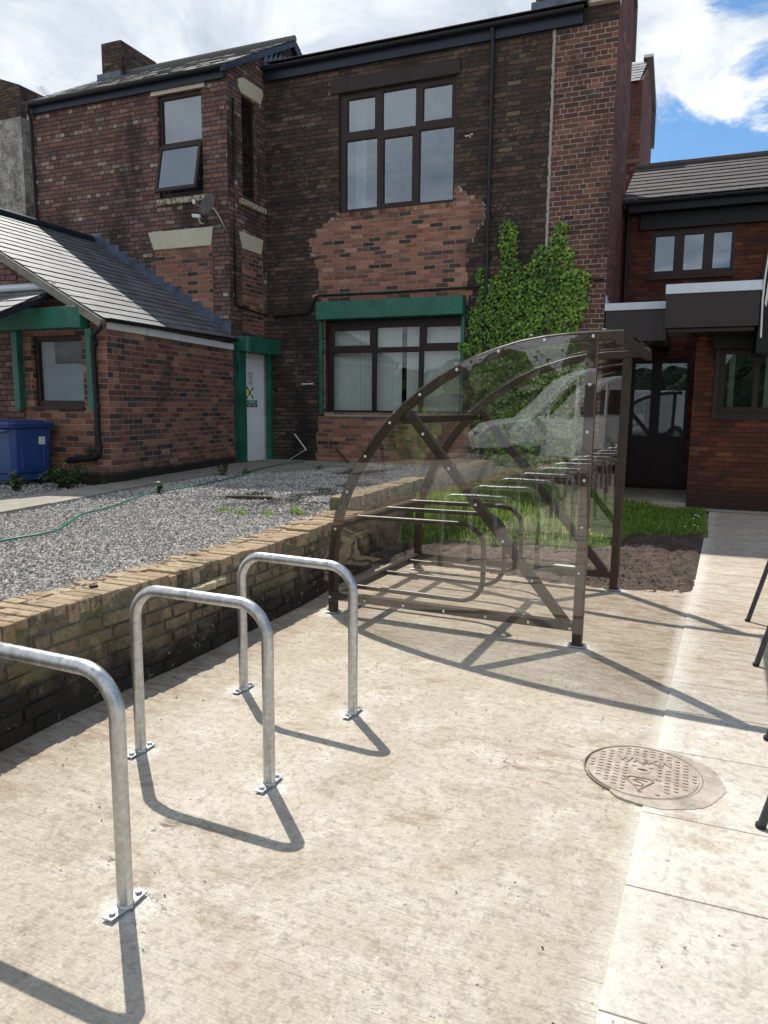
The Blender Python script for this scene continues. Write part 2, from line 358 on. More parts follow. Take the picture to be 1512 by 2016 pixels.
M['hedge'] = leaf('hedge leaf', [(0, (.012, .03, .006)), (.5, (.03, .065, .012)), (1, (.07, .12, .025))])
M['petal'] = simple('yellow petal', (.75, .55, .02), .6)
M['daisy'] = simple('white petal', (.75, .75, .72), .6)
M['stem'] = simple('woody stem', (.06, .045, .03), .8)
def soilm():
    m, t = mat('dug soil')
    n = t.noise(t.pos, 6., 7, .7); f = t.noise(t.pos, 40., 5, .7)
    c = t.ramp(n, [(.35, (.032, .021, .015)), (.55, (.075, .05, .036)), (.7, (.13, .09, .065))])
    c = t.mix(t.ss(f, .62, .68), c, (.28, .2, .15))
    t.set(base=c, rough=.95, normal=t.bump(f, .02)); return m
M['soil'] = soilm()
def turfm():
    m, t = mat('short turf')
    n = t.noise(t.pos, 30., 5, .7)
    t.set(base=t.ramp(n, [(.3, (.04, .07, .015)), (.7, (.14, .24, .03))]), rough=.95, normal=t.bump(n, .02)); return m
M['turf'] = turfm()
def gravelm(stone):
    m, t = mat('grey gravel stone' if stone else 'gravel bed')
    base = rnd(t) if stone else t.noise(t.pos, 60., 3, .7)
    c = t.ramp(base, [(0, (.20, .19, .175)), (.3, (.33, .315, .29)), (.55, (.42, .40, .37)), (.8, (.52, .495, .455)), (.93, (.64, .61, .56)), (1, (.38, .28, .21))])
    p = t.pos
    d = t.ss(t.noise(p, 1.3, 6, .65), .50, .60)           # moss and soil in the far corner by the wall
    sxn = t.sep(p)
    area = t.m('MULTIPLY', t.ss(sxn[1], 5.6, 7.2), t.ss(sxn[0], -5.8, -4.9))
    d2 = t.m('MULTIPLY', t.m('MULTIPLY', d, area), .85)
    c = t.mix(d2, c, (.028, .026, .02))
    t.set(base=c, rough=.85, spec=.3)
    if not stone: t.set(base=t.mix(.35, c, (.12, .11, .10)), normal=t.bump(base, .02))
    return m
M['gravel'] = gravelm(True); M['gravelbed'] = gravelm(False)
M['iron'] = None
def ironm():
    m, t = mat('rusty cast iron')
    n = t.noise(t.pos, 16., 6, .7); f = t.noise(t.pos, 70., 4, .7)
    c = t.ramp(n, [(.35, (.27, .215, .17)), (.55, (.37, .31, .255)), (.7, (.48, .43, .37))])
    c = t.mix(t.ss(f, .6, .7), c, (.24, .14, .08))
    t.set(base=c, rough=.7, metal=.1, normal=t.bump(f, .002)); return m
M['iron'] = ironm()
M['vanwhite'] = simple('white van paint', (.68, .70, .72), .25, var=.03, spec=.6)
M['vanblack'] = simple('van black trim', (.02, .02, .022), .5)
M['alloy'] = simple('wheel grey', (.25, .25, .26), .4, metal=.6)
M['orange'] = simple('orange lamp lens', (.6, .12, .02), .3)


# ------------------------------------------------------------------ mesh building
class F:
    """vertical wall frame: p(u, z, d) with d outwards"""
    def __init__(s, o, u, n=None):
        s.o = V(o); s.u = V(u).normalized(); s.n = V(n).normalized() if n else s.u.cross(V((0, 0, 1)))
    def p(s, u, z, d=0.): return s.o + s.u*u + s.n*d + V((0, 0, z))

class MB:
    def __init__(s): s.v = []; s.f = []; s.r = []
    def add(s, vs, fs, r=None):
        b = len(s.v); s.v += [tuple(x) for x in vs]; s.f += [tuple(b+i for i in f) for f in fs]
        s.r += [random.random() if r is None else r]*len(fs)
        return s
    def quad(s, a, b, c, d, r=0.): return s.add([a, b, c, d], [(0, 1, 2, 3)], r)
    def obox(s, o, a, b, c, r=None):
        """box from corner o with edge vectors a, b, c (right handed)"""
        o, a, b, c = V(o), V(a), V(b), V(c)
        vs = [o, o+a, o+a+b, o+b, o+c, o+a+c, o+a+b+c, o+b+c]
        return s.add(vs, [(3, 2, 1, 0), (4, 5, 6, 7), (0, 1, 5, 4), (1, 2, 6, 5), (2, 3, 7, 6), (3, 0, 4, 7)], r)
    def box(s, x0, y0, z0, x1, y1, z1, r=None):
        return s.obox((x0, y0, z0), (x1-x0, 0, 0), (0, y1-y0, 0), (0, 0, z1-z0), r)
    def fbox(s, f, u0, z0, u1, z1, d0, d1, r=None):
        """box in wall frame between depths d0 < d1 (d1 is the outer face)"""
        return s.obox(f.p(u0, z0, d1), f.u*(u1-u0), -f.n*(d1-d0), V((0, 0, z1-z0)), r)
    def prism(s, f, poly, d0, d1, r=0.):
        """extrude (u, z) polygon given anticlockwise seen from outside"""
        n = len(poly)
        vs = [f.p(u, z, d1) for u, z in poly]+[f.p(u, z, d0) for u, z in poly]
        fs = [tuple(range(n)), tuple(range(2*n-1, n-1, -1))]+[(n+i, n+(i+1) % n, (i+1) % n, i) for i in range(n)]
        return s.add(vs, fs, r)
    def zprism(s, poly, z0, z1, r=0.):
        n = len(poly)
        g = (lambda v, z: (v[0], v[1], z if len(v) < 3 else z+v[2]))
        vs = [g(p, z1) for p in poly]+[g(p, z0) for p in poly]
        return s.add(vs, [tuple(range(n)), tuple(range(2*n-1, n-1, -1))]+[(n+i, n+(i+1) % n, (i+1) % n, i) for i in range(n)], r)
    def holed(s, f, u0, z0, u1, z1, holes, d0, d1, r=0.):
        us = sorted({u0, u1, *[x for h in holes for x in (h[0], h[2]) if u0 < x < u1]})
        zs = sorted({z0, z1, *[x for h in holes for x in (h[1], h[3]) if z0 < x < z1]})
        def solid(i, j):
            if not (0 <= i < len(us)-1 and 0 <= j < len(zs)-1): return False
            cu, cz = (us[i]+us[i+1])/2, (zs[j]+zs[j+1])/2
            return not any(h[0] < cu < h[2] and h[1] < cz < h[3] for h in holes)
        for i in range(len(us)-1):
            for j in range(len(zs)-1):
                if not solid(i, j): continue
                a, b, c, d = us[i], us[i+1], zs[j], zs[j+1]
                s.quad(f.p(a, c, d1), f.p(b, c, d1), f.p(b, d, d1), f.p(a, d, d1), r)
                s.quad(f.p(b, c, d0), f.p(a, c, d0), f.p(a, d, d0), f.p(b, d, d0), r)
                if not solid(i-1, j): s.quad(f.p(a, c, d0), f.p(a, c, d1), f.p(a, d, d1), f.p(a, d, d0), r)
                if not solid(i+1, j): s.quad(f.p(b, c, d1), f.p(b, c, d0), f.p(b, d, d0), f.p(b, d, d1), r)
                if not solid(i, j-1): s.quad(f.p(a, c, d0), f.p(b, c, d0), f.p(b, c, d1), f.p(a, c, d1), r)
                if not solid(i, j+1): s.quad(f.p(a, d, d1), f.p(b, d, d1), f.p(b, d, d0), f.p(a, d, d0), r)
        return s
    def sweep(s, pts, prof, up=(0, 0, 1), closed=False, caps=True, r=0.):
        """sweep a 2-D profile (side, up) along points"""
        pts = [V(p) for p in pts]; n = len(pts); k = len(prof); b = len(s.v); vs = []
        up = V(up)
        for i, p in enumerate(pts):
            t0 = (pts[i]-pts[i-1]).normalized() if i or closed else None
            t1 = (pts[(i+1) % n]-pts[i]).normalized() if i < n-1 or closed else None
            tg = ((t0 or t1)+(t1 or t0)).normalized()
            c = max(.3, tg.dot(t1 or t0))
            sd_ = tg.cross(up)
            if sd_.length < 1e-3: sd_ = tg.cross(V((0, 1, 0)))
            sd_.normalize(); u_ = sd_.cross(tg).normalized()
            vs += [p+sd_*a+u_*(q/c if abs(u_.dot((t1 or t0))) > 1e-4 else q) for a, q in prof]
        fs = []
        for i in range(n if closed else n-1):
            for j in range(k):
                a0 = i*k+j; a1 = i*k+(j+1) % k; b0 = ((i+1) % n)*k+j; b1 = ((i+1) % n)*k+(j+1) % k
                fs.append((a0, a1, b1, b0))
        if caps and not closed: fs += [tuple(range(k-1, -1, -1)), tuple((n-1)*k+j for j in range(k))]
        return s.add(vs, fs, r)
    def tube(s, pts, rad, seg=12, up=(0, 0, 1), closed=False, r=0.):
        return s.sweep(pts, [(rad*math.cos(2*math.pi*i/seg), rad*math.sin(2*math.pi*i/seg)) for i in range(seg)], up, closed, True, r)
    def bar(s, a, b, w, h, up=(0, 0, 1), ch=.004, r=0.):
        x, y = w/2, h/2
        return s.sweep([a, b], [(x-ch, -y), (x, -y+ch), (x, y-ch), (x-ch, y), (-x+ch, y), (-x, y-ch), (-x, -y+ch), (-x+ch, -y)], up, r=r)
    def cyl(s, c, ax, r0, h, seg=16, r1=None, r=0.):
        c = V(c); ax = V(ax).normalized(); a = ax.orthogonal().normalized(); b = ax.cross(a)
        r1 = r0 if r1 is None else r1
        vs = [c+(a*math.cos(q)+b*math.sin(q))*r0 for q in [2*math.pi*i/seg for i in range(seg)]]
        vs += [c+ax*h+(a*math.cos(q)+b*math.sin(q))*r1 for q in [2*math.pi*i/seg for i in range(seg)]]
        return s.add(vs, [tuple(range(seg-1, -1, -1)), tuple(range(seg, 2*seg))]+[(i, (i+1) % seg, seg+(i+1) % seg, seg+i) for i in range(seg)], r)
    def build(s, name, m, parent=None, smooth=False, bevel=0., loc=None):
        me = bpy.data.meshes.new(name); me.from_pydata(s.v, [], s.f)
        n = len(me.polygons)
        if n:
            at = me.attributes.new('rnd', 'FLOAT', 'FACE'); at.data.foreach_set('value', np.array(s.r, 'f'))
            co = np.array(s.v, 'f').reshape(-1, 3)
            nor = np.empty(n*3, 'f'); me.polygons.foreach_get('normal', nor); nor = nor.reshape(-1, 3)
            nl = len(me.loops); vi = np.empty(nl, 'i'); me.loops.foreach_get('vertex_index', vi)
            tot = np.empty(n, 'i'); me.polygons.foreach_get('loop_total', tot)
            ln = np.repeat(nor, tot, axis=0); P = co[vi]
            t_ = np.stack([-ln[:, 1], ln[:, 0], np.zeros(nl)], 1); L = np.linalg.norm(t_, axis=1, keepdims=True)
            flat = L[:, 0] < .2
            t_ = np.where(L > 1e-6, t_/np.maximum(L, 1e-6), np.array([[1., 0, 0]])); t_[flat] = (1, 0, 0)
            b_ = np.cross(ln, t_)
            uv = np.stack([(P*t_).sum(1), (P*b_).sum(1)], 1).astype('f')
            me.uv_layers.new(name='UVMap').data.foreach_set('uv', uv.ravel())
        me.materials.append(m)
        if smooth:
            me.polygons.foreach_set('use_smooth', [True]*n)
            if hasattr(me, 'set_sharp_from_angle'): me.set_sharp_from_angle(angle=R(40))
        o = bpy.data.objects.new(name, me); COL.objects.link(o)
        if parent is not None: o.parent = parent
        if loc is not None: o.location = loc
        if bevel:
            bv = o.modifiers.new('bevel', 'BEVEL'); bv.width = bevel; bv.segments = 2; bv.limit_method = 'ANGLE'; bv.angle_limit = R(40)
            bv.harden_normals = False
        return o

def tag(o, label=None, cat=None, group=None, kind=None):
    if label: o['label'] = label
    if cat: o['category'] = cat
    if group: o['group'] = group
    if kind: o['kind'] = kind
    return o
class Thing:
    """Empty at the base of a thing; parts are built in world coordinates and shifted under it"""
def thing(name, label, cat, loc=(0, 0, 0), group=None):
    o = bpy.data.objects.new(name, None); COL.objects.link(o); o.location = loc; o.empty_display_size = .2
    return tag(o, label, cat, group)
def under(parent, *obs):
    """parent world-space meshes keeping their place"""
    q = parent; off = V((0, 0, 0))
    while q is not None: off += q.location; q = q.parent
    for o in obs:
        o.parent = parent; o.location = o.location-off
    return obs[0]
def part(mb, name, m, parent, **k):
    return under(parent, mb.build(name, m, **k))
def copy_tree(o, parent=None):
    c = o.copy(); COL.objects.link(c); c.parent = parent
    for ch in [x for x in bpy.data.objects if x.parent == o]: copy_tree(ch, c)
    return c
def struct(mb, name, m, **k): return tag(mb.build(name, m, **k), kind='structure')

def text(body, size, f, u, z, d, m, parent, name='lettering', ext=.001, align='LEFT', flat=None, bold=0.):
    cu = bpy.data.curves.new('tmp', 'FONT'); cu.body = body; cu.size = size; cu.extrude = ext; cu.align_x = align; cu.resolution_u = 3; cu.offset = bold
    to = bpy.data.objects.new('tmp', cu); COL.objects.link(to)
    dg = bpy.context.evaluated_depsgraph_get(); me = bpy.data.meshes.new_from_object(to.evaluated_get(dg))
    bpy.data.objects.remove(to)
    if flat: fn = lambda c: V(flat[0])+V(flat[1])*c.x+V(flat[2])*c.y+V((0, 0, 1))*c.z
    else: fn = lambda c: f.p(u, z, d)+f.u*c.x+V((0, 0, c.y))+f.n*c.z
    mb = MB(); mb.add([fn(v.co) for v in me.vertices], [tuple(p.vertices) for p in me.polygons], 0.)
    return part(mb, name, m, parent)

FY = lambda y: F((0, y, 0), (1, 0, 0))          # wall facing the camera side (-Y)
FX = lambda x: F((x, 0, 0), (0, 1, 0))          # wall facing +X

def window(parent, f, rect, panes, d=-.07, gl='glass', sash=.02, name='window', fm='frame', blind=None):
    """frame with pane openings, glass as a sub-part"""
    o = part(MB().holed(f, *rect, panes, d-.06, d), name, M[fm], parent, bevel=.004)
    g = MB()
    for a, b, c, e in panes: g.quad(f.p(a, b, d-.03), f.p(c, b, d-.03), f.p(c, e, d-.03), f.p(a, e, d-.03))
    part(g, 'pane', M[gl], o)
    # thin glazing bead
    bd = MB()
    for a, b, c, e in panes:
        for q in ((a, b, c, b+.012), (a, e-.012, c, e), (a, b+.012, a+.012, e-.012), (c-.012, b+.012, c, e-.012)): bd.fbox(f, *q, d-.028, d-.012, 0.)
    part(bd, 'glazing_bead', M[fm], o)
    return o

# ------------------------------------------------------------------ ground
def edge_x(y):
    ys = [-30, 1.75, 2.77, 3.71, 5.48, 6.79, 12.3]; xs = [-.5, -.139, -.1, -.055, .021, .084, .30]
    return float(np.interp(y, ys, xs))
struct(MB().quad((-300, -300, -.03), (300, -300, -.03), (300, 300, -.03), (-300, 300, -.03)), 'ground', M['patch'])
mb = MB()
xs = np.arange(-3.3, 1., .12); ysr = np.arange(-1., 7.2, .12)
gz = lambda x, y: .004*math.sin(x*1.7+y)*math.cos(y*.9)
V0 = []; Fs = []
for j, y in enumerate(ysr):
    for i, x in enumerate(xs): V0.append((x, y, 0 if i in (0, len(xs)-1) or j in (0, len(ysr)-1) else -.003+gz(x, y)*.5))
n = len(xs)
for j in range(len(ysr)-1):
    for i in range(n-1): Fs.append((j*n+i, j*n+i+1, (j+1)*n+i+1, (j+1)*n+i))
mb.add(V0, Fs, 0.)
mb.quad((-40, -40, 0), (40, -40, 0), (40, -1, 0), (-40, -1, 0))
struct(mb, 'concrete_yard', M['concrete'], smooth=True)
# right-hand pavement of slabs, each slightly uneven, thin dark joints
joints = [-12, -6, -3, -1.2, -.6, 0, .6, 1.2, 1.8, 2.36, 2.85, 3.44, 3.93, 4.37, 5.09, 5.72, 6.45, 7.05, 7.5, 7.95, 8.4, 8.85, 9.3, 9.75, 10.2, 10.65, 11.1, 11.55, 12.1]
mb = MB()
for a, b in zip(joints, joints[1:]):
    g = .0022; x0a, x0b = edge_x(a), edge_x(b)
    xsp = [0, 2.1 if int(a*10) % 2 else 1.5, 4.0]
    for k in range(2):
        z = .0048+random.uniform(-.0009, .0009)
        p = [(x0a+xsp[k]+g, a+g), (x0a+xsp[k+1]-g, a+g), (x0b+xsp[k+1]-g, b-g), (x0b+xsp[k]+g, b-g)]
        mb.zprism(p, -.02, z, random.random())
struct(mb, 'pavement', M['slab'], bevel=.003)
mb = MB(); mb.box(-.3, -12, -.02, 5, 12.2, .001, 0.)
jm = simple('joint sand', (.26, .22, .17), .95)
mb = MB()
pts = [(edge_x(y)+.01, y) for y in joints]
mb.zprism(pts[::-1]+[(4, -12), (4, 12.1)], -.03, .0015)
struct(mb, 'pavement_bedding', jm)
struct(MB().box(-1.39, 12.12, 0, 5, 12.28, .03).box(-1.3, 12.28, 0, -.04, 14.3, .09), 'kerb', M['path'], bevel=.01)

# soil bed between yard and lawn, lawn bank
def patchgrid(x0, x1, y0, y1, step, fn, m, name, kind='structure', warp=None):
    xs = np.arange(x0, x1+1e-6, step); ys = np.arange(y0, y1+1e-6, step); vs = []; fs = []
    for y in ys:
        for x in xs:
            X, Y = (x, y) if warp is None else warp(x, y)
            vs.append((X, Y, fn(X, Y)))
    k = len(xs)
    for j in range(len(ys)-1):
        for i in range(k-1): fs.append((j*k+i, j*k+i+1, (j+1)*k+i+1, (j+1)*k+i))
    return tag(MB().add(vs, fs, 0.).build(name, m, smooth=True), kind=kind)
from mathutils import noise as mn
def soil_z(x, y):
    e = min(1, max(0, (y-6.55-.12*math.sin(x*2.3)-.08*mn.noise(V((x*6, 1, 1))))/.3))*min(1, max(0, (edge_x(y)+.01-x)/.05))
    b = -.012+e*(.018+.02*(mn.noise(V((x*3.1, y*3.1, 1)))+.6)+.028*mn.noise(V((x*11, y*11, 4)))+.04*abs(mn.noise(V((x*27, y*27, 7)))))
    return b
patchgrid(-2.98, .34, 6.4, 9.9, .03, soil_z, M['soil'], 'soil_bed')
def lawn_z(x, y):
    k = min(1, max(0, (-x-.4)/2.2))
    ys_ = float(np.interp(x, [-3, -1.5, -.8, -.55, .3], [7.6, 7.95, 8.25, 9.2, 9.35]))+.1*math.sin(x*7)
    t = min(1, max(0, (y-ys_)/.28))
    return -.03+t*(.06+k*(.18+.16*min(1, max(0, (y-7.5)/.7)))+.02*mn.noise(V((x*2, y*2, 0))))
def lawn_warp(x, y): return (x*1.0 if x < 0 else x, y)
patchgrid(-3.0, .26, 7.3, 12.12, .06, lawn_z, M['turf'], 'lawn')
# grass blades as one mesh
def blades(n, region, zf, h0, h1, seed, ok=None):
    r = np.random.default_rng(seed); mb = MB(); vs = []; fs = []; rs = []
    k = 0
    while k < n:
        x = r.uniform(region[0], region[1]); y = region[2]+(region[3]-region[2])*r.random()**1.35
        if ok and not ok(x, y): continue
        z = zf(x, y); 
        if z < .02: 
            k += 1; continue
        h = r.uniform(h0, h1)*(1+1.0*min(1, max(0, (-x-.8)/.6)) if y < 9.6 and seed == 3 else 1)*(1.5 if mn.noise(V((x*2.5, y*2.5, 3))) > .25 else .8); a = r.uniform(0, 6.28); wd = r.uniform(.0025, .0045)*(1+ (y-7.5)*.15); ln = r.uniform(.1, .7)*h
        dx, dy = math.cos(a), math.sin(a); ex, ey = -dy*wd, dx*wd; b = len(vs)
        vs += [(x-ex, y-ey, z), (x+ex, y+ey, z), (x+dx*ln*.35+ex*.8, y+dy*ln*.35+ey*.8, z+h*.6), (x+dx*ln*.35-ex*.8, y+dy*ln*.35-ey*.8, z+h*.6), (x+dx*ln, y+dy*ln, z+h)]
        fs += [(b, b+1, b+2, b+3), (b+3, b+2, b+4)]; q = r.random(); rs += [q, q]; k += 1
    mb.v = vs; mb.f = fs; mb.r = rs; return mb
lm = blades(42000, (-2.98, .24, 7.4, 12.05), lawn_z, .028, .085, 3).build('grass', M['grass'])
tag(lm, 'bright green uncut grass on the bank behind the cycle shelter', 'grass', kind='stuff')
# clods on the soil
mb = MB()
for i in range(3500):
    x = random.uniform(-2.6, .2); y = 6.55+2.9*random.random()**1.2
    if x > edge_x(y)-.06: continue
    s = random.uniform(.003, .015); z = soil_z(x, y)
    ax = [V((random.uniform(-1, 1), random.uniform(-1, 1), random.uniform(-1, 1))).normalized() for _ in range(2)]
    c = V((x, y, z+s*.2)); e = ax[0].cross(ax[1]).normalized()
    P = [c+ax[0]*s, c-ax[0]*s*.8, c+ax[1]*s*.7, c-ax[1]*s*.8, c+e*s*.7, c-e*s*.6]
    mb.add(P, [(0, 2, 4), (2, 1, 4), (1, 3, 4), (3, 0, 4), (2, 0, 5), (1, 2, 5), (3, 1, 5), (0, 3, 5)])
tag(mb.build('soil_clods', M['soil']), 'loose clods of dark dug earth scattered over the soil bed', 'soil', kind='stuff')

# gravel terrace
struct(MB().box(-30, -3, -.02, -3.1, 12.19, .485), 'gravel_ground', M['gravelbed'])
pathL = [(-6.1, -2.0), (-6.45, 2.0), (-6.76, 5.63), (-6.9, 7.1), (-7.05, 8.6), (-7.43, 10.98), (-7.43, 12.18)]
pathR = [(-5.15, -2.0), (-5.55, 2.0), (-6.02, 5.5), (-6.33, 7.1), (-6.55, 9.1), (-5.95, 9.9), (-5.2, 12.18)]
def interp_path(P, t):
    ts = np.linspace(0, 1, len(P)); return (float(np.interp(t, ts, [p[0] for p in P])), float(np.interp(t, ts, [p[1] for p in P])))
mb = MB(); N = 23
for i in range(N):
    a, b = i/N, (i+1)/N; la, lb, ra, rb = interp_path(pathL, a), interp_path(pathL, b), interp_path(pathR, a), interp_path(pathR, b)
    e = .004
    mb.zprism([(ra[0]-e, ra[1]+e), (rb[0]-e, rb[1]-e), (lb[0]+e, lb[1]-e), (la[0]+e, la[1]+e)], .46, .532+random.uniform(-.004, .004), random.random())
struct(mb, 'path', M['path'], bevel=.006)
def in_poly(x, y, P):
    c = False; j = len(P)-1
    for i in range(len(P)):
        if (P[i][1] > y) != (P[j][1] > y) and x < (P[j][0]-P[i][0])*(y-P[i][1])/(P[j][1]-P[i][1])+P[i][0]: c = not c
        j = i
    return c
PP = pathL+pathR[::-1]
def stones(n, seed):
    r = np.random.default_rng(seed); vs = []; fs = []; rs = []
    k = 0
    while k < n:
        u = r.random()
        if r.random() < .07: x, y = r.uniform(-9.5, -6.4), r.uniform(3.5, 7.35)
        else: x, y = r.uniform(-6.6, -3.12), -.5+12.6*u**1.15
        if in_poly(x, y, PP) : continue
        if x < -6.93 and y > 7.3: continue
        s = r.uniform(.0075, .0155)*(1+max(0, y-4)*.10)
        q = r.normal(size=(3, 3)); q, _ = np.linalg.qr(q)
        sc = np.array([s*r.uniform(.8, 1.3), s*r.uniform(.6, 1.0), s*r.uniform(.4, .7)])
        z = .497+r.uniform(-.004, .012)+ (.03*max(0, 1-(-3.12-x)/.25) if x > -3.37 else 0)
        c = np.array([x, y, z])
        A = q*sc[:, None]
        pts = [c+A[0], c-A[0], c+A[1], c-A[1], c+A[2]*.9, c-A[2]]
        b = len(vs); vs += [tuple(p) for p in pts]
        fs += [(b+i, b+j, b+l) for i, j, l in ((0, 2, 4), (2, 1, 4), (1, 3, 4), (3, 0, 4), (2, 0, 5), (1, 2, 5), (3, 1, 5), (0, 3, 5))]
        rv = r.random(); rs += [min(1, max(0, rv+r.uniform(-.06, .06))) for _ in range(8)]; k += 1
    mb = MB(); mb.v = vs; mb.f = fs; mb.r = rs; return mb
tag(stones(68000, 5).build('gravel_stones', M['gravel']), 'loose grey angular gravel chippings covering the raised terrace', 'gravel', kind='stuff')

# ------------------------------------------------------------------ retaining wall (individual bricks)
def rwall(name, label, x_of, y0, y1, ztop, depth, courses, cope_h=.105, batter=.0, seed=1, zb=0.):
    r = random.Random(seed); root = thing(name, label, 'wall', (x_of(y0), y0, zb))
    body = MB(); H = (ztop-cope_h-zb)/courses; core = MB()
    # mortar core follows the face
    ysl = [y0+(y1-y0)*i/24 for i in range(25)]
    for a, b in zip(ysl, ysl[1:]):
        xa, xb = x_of(a), x_of(b)
        core.add([(xa-.007+batter, a, zb), (xb-.007+batter, b, zb), (xb-.007, b, ztop-.02), (xa-.007, a, ztop-.02), (xa-depth+.01, a, zb), (xb-depth+.01, b, zb), (xb-depth+.01, b, ztop-.02), (xa-depth+.01, a, ztop-.02)],
                 [(0, 1, 2, 3), (5, 4, 7, 6), (3, 2, 6, 7)]+([(4, 0, 3, 7)] if a == y0 else [])+([(1, 5, 6, 2)] if b == y1 else []), 0.)
    for c in range(courses):
        y = y0-(.11 if c % 2 else 0)+r.uniform(-.03, 0); 
        while y < y1:
            L = r.choice([.215, .215, .215, .105])*r.uniform(.96, 1.05); a, b = max(y, y0), min(y+L, y1)
            if b-a > .04 and r.random() > .02:
                z0 = zb+c*H+.006+r.uniform(-.003, .003); z1 = zb+(c+1)*H-.005+r.uniform(-.004, .002)
                f0 = batter*(1-(z0-zb)/ztop); xx = x_of((a+b)/2)+r.uniform(-.007, .006)+f0; tw = r.uniform(-.006, .006)
                xa = x_of(a)-x_of((a+b)/2)
                q = [(xx+xa-tw, a+.005, z0), (xx-xa+tw, b-.005, z0), (xx-xa+tw, b-.005+r.uniform(-.004, .004), z1), (xx+xa-tw, a+.005, z1)]
                back = [(p[0]-.1, p[1], p[2]) for p in q]
                body.add(q+back, [(0, 1, 2, 3), (4, 7, 6, 5), (0, 4, 5, 1), (1, 5, 6, 2), (2, 6, 7, 3), (3, 7, 4, 0)], r.random())
            y += L+.008
    cop = MB(); y = y0
    while y < y1-.02:
        L = .068*r.uniform(.88, 1.15); xx = x_of(y)+r.uniform(-.008, .012); z1 = ztop+r.uniform(-.008, .006)
        cop.obox((xx-.222, y+r.uniform(0, .004), ztop-cope_h+r.uniform(-.006, .004)), (.222, r.uniform(-.006, .006), 0), (0, L, 0), (r.uniform(-.006, .006), 0, z1-ztop+cope_h))
        xx2 = xx-.228
        if depth > .3: cop.obox((xx2-.12+r.uniform(-.02, .02), y, ztop-cope_h), (.115, 0, 0), (0, L*.97, 0), (0, 0, cope_h-.004+r.uniform(-.012, .004)))
        y += L+r.uniform(.004, .010)
    part(core, 'mortar_core', M['brickdust'], root)
    part(body, 'brick_face', M['stock'], root, bevel=.005)
    part(cop, 'coping', M['coping'], root, bevel=.006)
    return root
xw = lambda y: -2.83+.025*math.sin(y*1.5+1.)+.01*math.sin(y*4.1)-.02*max(0, y-4)*.5
w1 = rwall('retaining_wall', 'low crumbling yellow brick retaining wall along the gravel, damp black foot', xw, -3.0, 6.42, .545, .36, 6, batter=.08, seed=3)
# mortar ledge sticking out of the wall
mb = MB(); P = []
for i in range(13):
    t_ = i/12; y = 3.52+.52*t_; P.append((xw(y)+.02+.05*math.sin(math.pi*t_)**.5+.012*math.sin(i*2.1), y))
mb.zprism([(xw(3.52)-.03, 3.52)]+P+[(xw(4.04)-.03, 4.04)], .385, .432)
part(mb, 'mortar_ledge', simple('lumpy mortar', (.42, .35, .22), .95, var=.2, vs=20, bump=.01), w1, bevel=.012)
rwall('garden_wall', 'taller rear stretch of brick wall behind the cycle shelter beside the grass', lambda y: -3.03-.01*(y-6.4), 6.45, 12.15, .665, .24, 7, seed=9, zb=-.02)

# ------------------------------------------------------------------ main dark brick building
YF = 12.2; XE = -1.39; XR = -7.45; YL = 11.0
mainb = thing('brick_building', 'tall sooty brick building with big six pane window, ivy and salmon brick patch', 'building', (-4.4, 12.2, .48))
f = FY(YF)
bw = (-5.98, 4.88, -3.87, 6.83); gw = (-6.24, 1.39, -3.62, 3.36)
mb = MB().holed(f, XR, -.1, XE, 7.45, [bw, gw], -.3, 0.)
mb.holed(FX(XE), 12.5, -.1, 14.42, 7.45, [], -.3, 0.)
mb.box(XR, 14.12, -.1, XE-.3, 14.42, 7.45)
part(mb, 'wall', M['brick_dark'], mainb)
part(MB().holed(FX(XE+.003), 12.203, -.1, 14.423, 7.45, [], -.004, 0.).prism(FX(XE+.003), [(12.203, 7.45), (14.423, 7.45), (14.423, 8.35), (13.5, 8.85), (13.3, 8.85), (12.3, 7.75), (12.203, 7.7)], -.45, 0.), 'gable_wall', M['brick_end'], mainb)
part(MB().box(XR+.02, 12.55, 3.05, XE-.32, 14.1, 3.2), 'floor', M['room'], mainb)
part(MB().box(-1.84, 12.1, 7.46, -1.38, 12.35, 7.60), 'kneeler_stone', M['cream'], mainb, bevel=.01)
# pier of red brick with white pointing and vertical mortar strip
part(MB().holed(f, -2.31, .0, XE+.003, 7.2, [], -.005, .004), 'brick_pier', M['brick_pier'], mainb)
st = MB()
for i in range(60):
    z0 = 3.6+i*.0605; a = random.uniform(-.008, .008)
    st.fbox(f, -2.345+a, z0, -2.305+a*.5, z0+.0605, 0, .009)
part(st, 'mortar_strip', simple('pale pointing', (.34, .32, .29), .9, var=.15, vs=20), mainb)
# salmon brick infill, stepped outline
steps = [(-6.44, .52), (-6.40, 1.35), (-6.30, 1.36), (-6.30, 3.40), (-6.47, 3.45), (-6.46, 3.6), (-6.36, 3.62), (-6.37, 3.95), (-6.43, 3.97), (-6.42, 4.2), (-6.53, 4.23), (-6.54, 4.5), (-6.42, 4.52), (-6.41, 4.62), (-6.27, 4.63), (-6.27, 4.71), (-6.18, 4.72), (-6.1, 4.8), (-5.99, 4.8), (-5.99, 4.875),
         (-3.86, 4.875), (-3.86, 5.1), (-3.75, 5.1), (-3.75, 5.02), (-3.66, 5.01), (-3.66, 4.93), (-3.5, 4.92), (-3.5, 4.86), (-3.40, 4.85), (-3.33, 4.76), (-3.34, 4.5), (-3.44, 4.48), (-3.45, 4.32), (-3.53, 4.3), (-3.53, 4.2), (-3.62, 4.18), (-3.63, 3.5), (-3.55, 3.45), (-3.54, 3.39), (-3.60, 3.36), (-3.60, 1.36), (-3.5, 1.35), (-3.5, .45)]
mb = MB(); poly = steps[::-1]
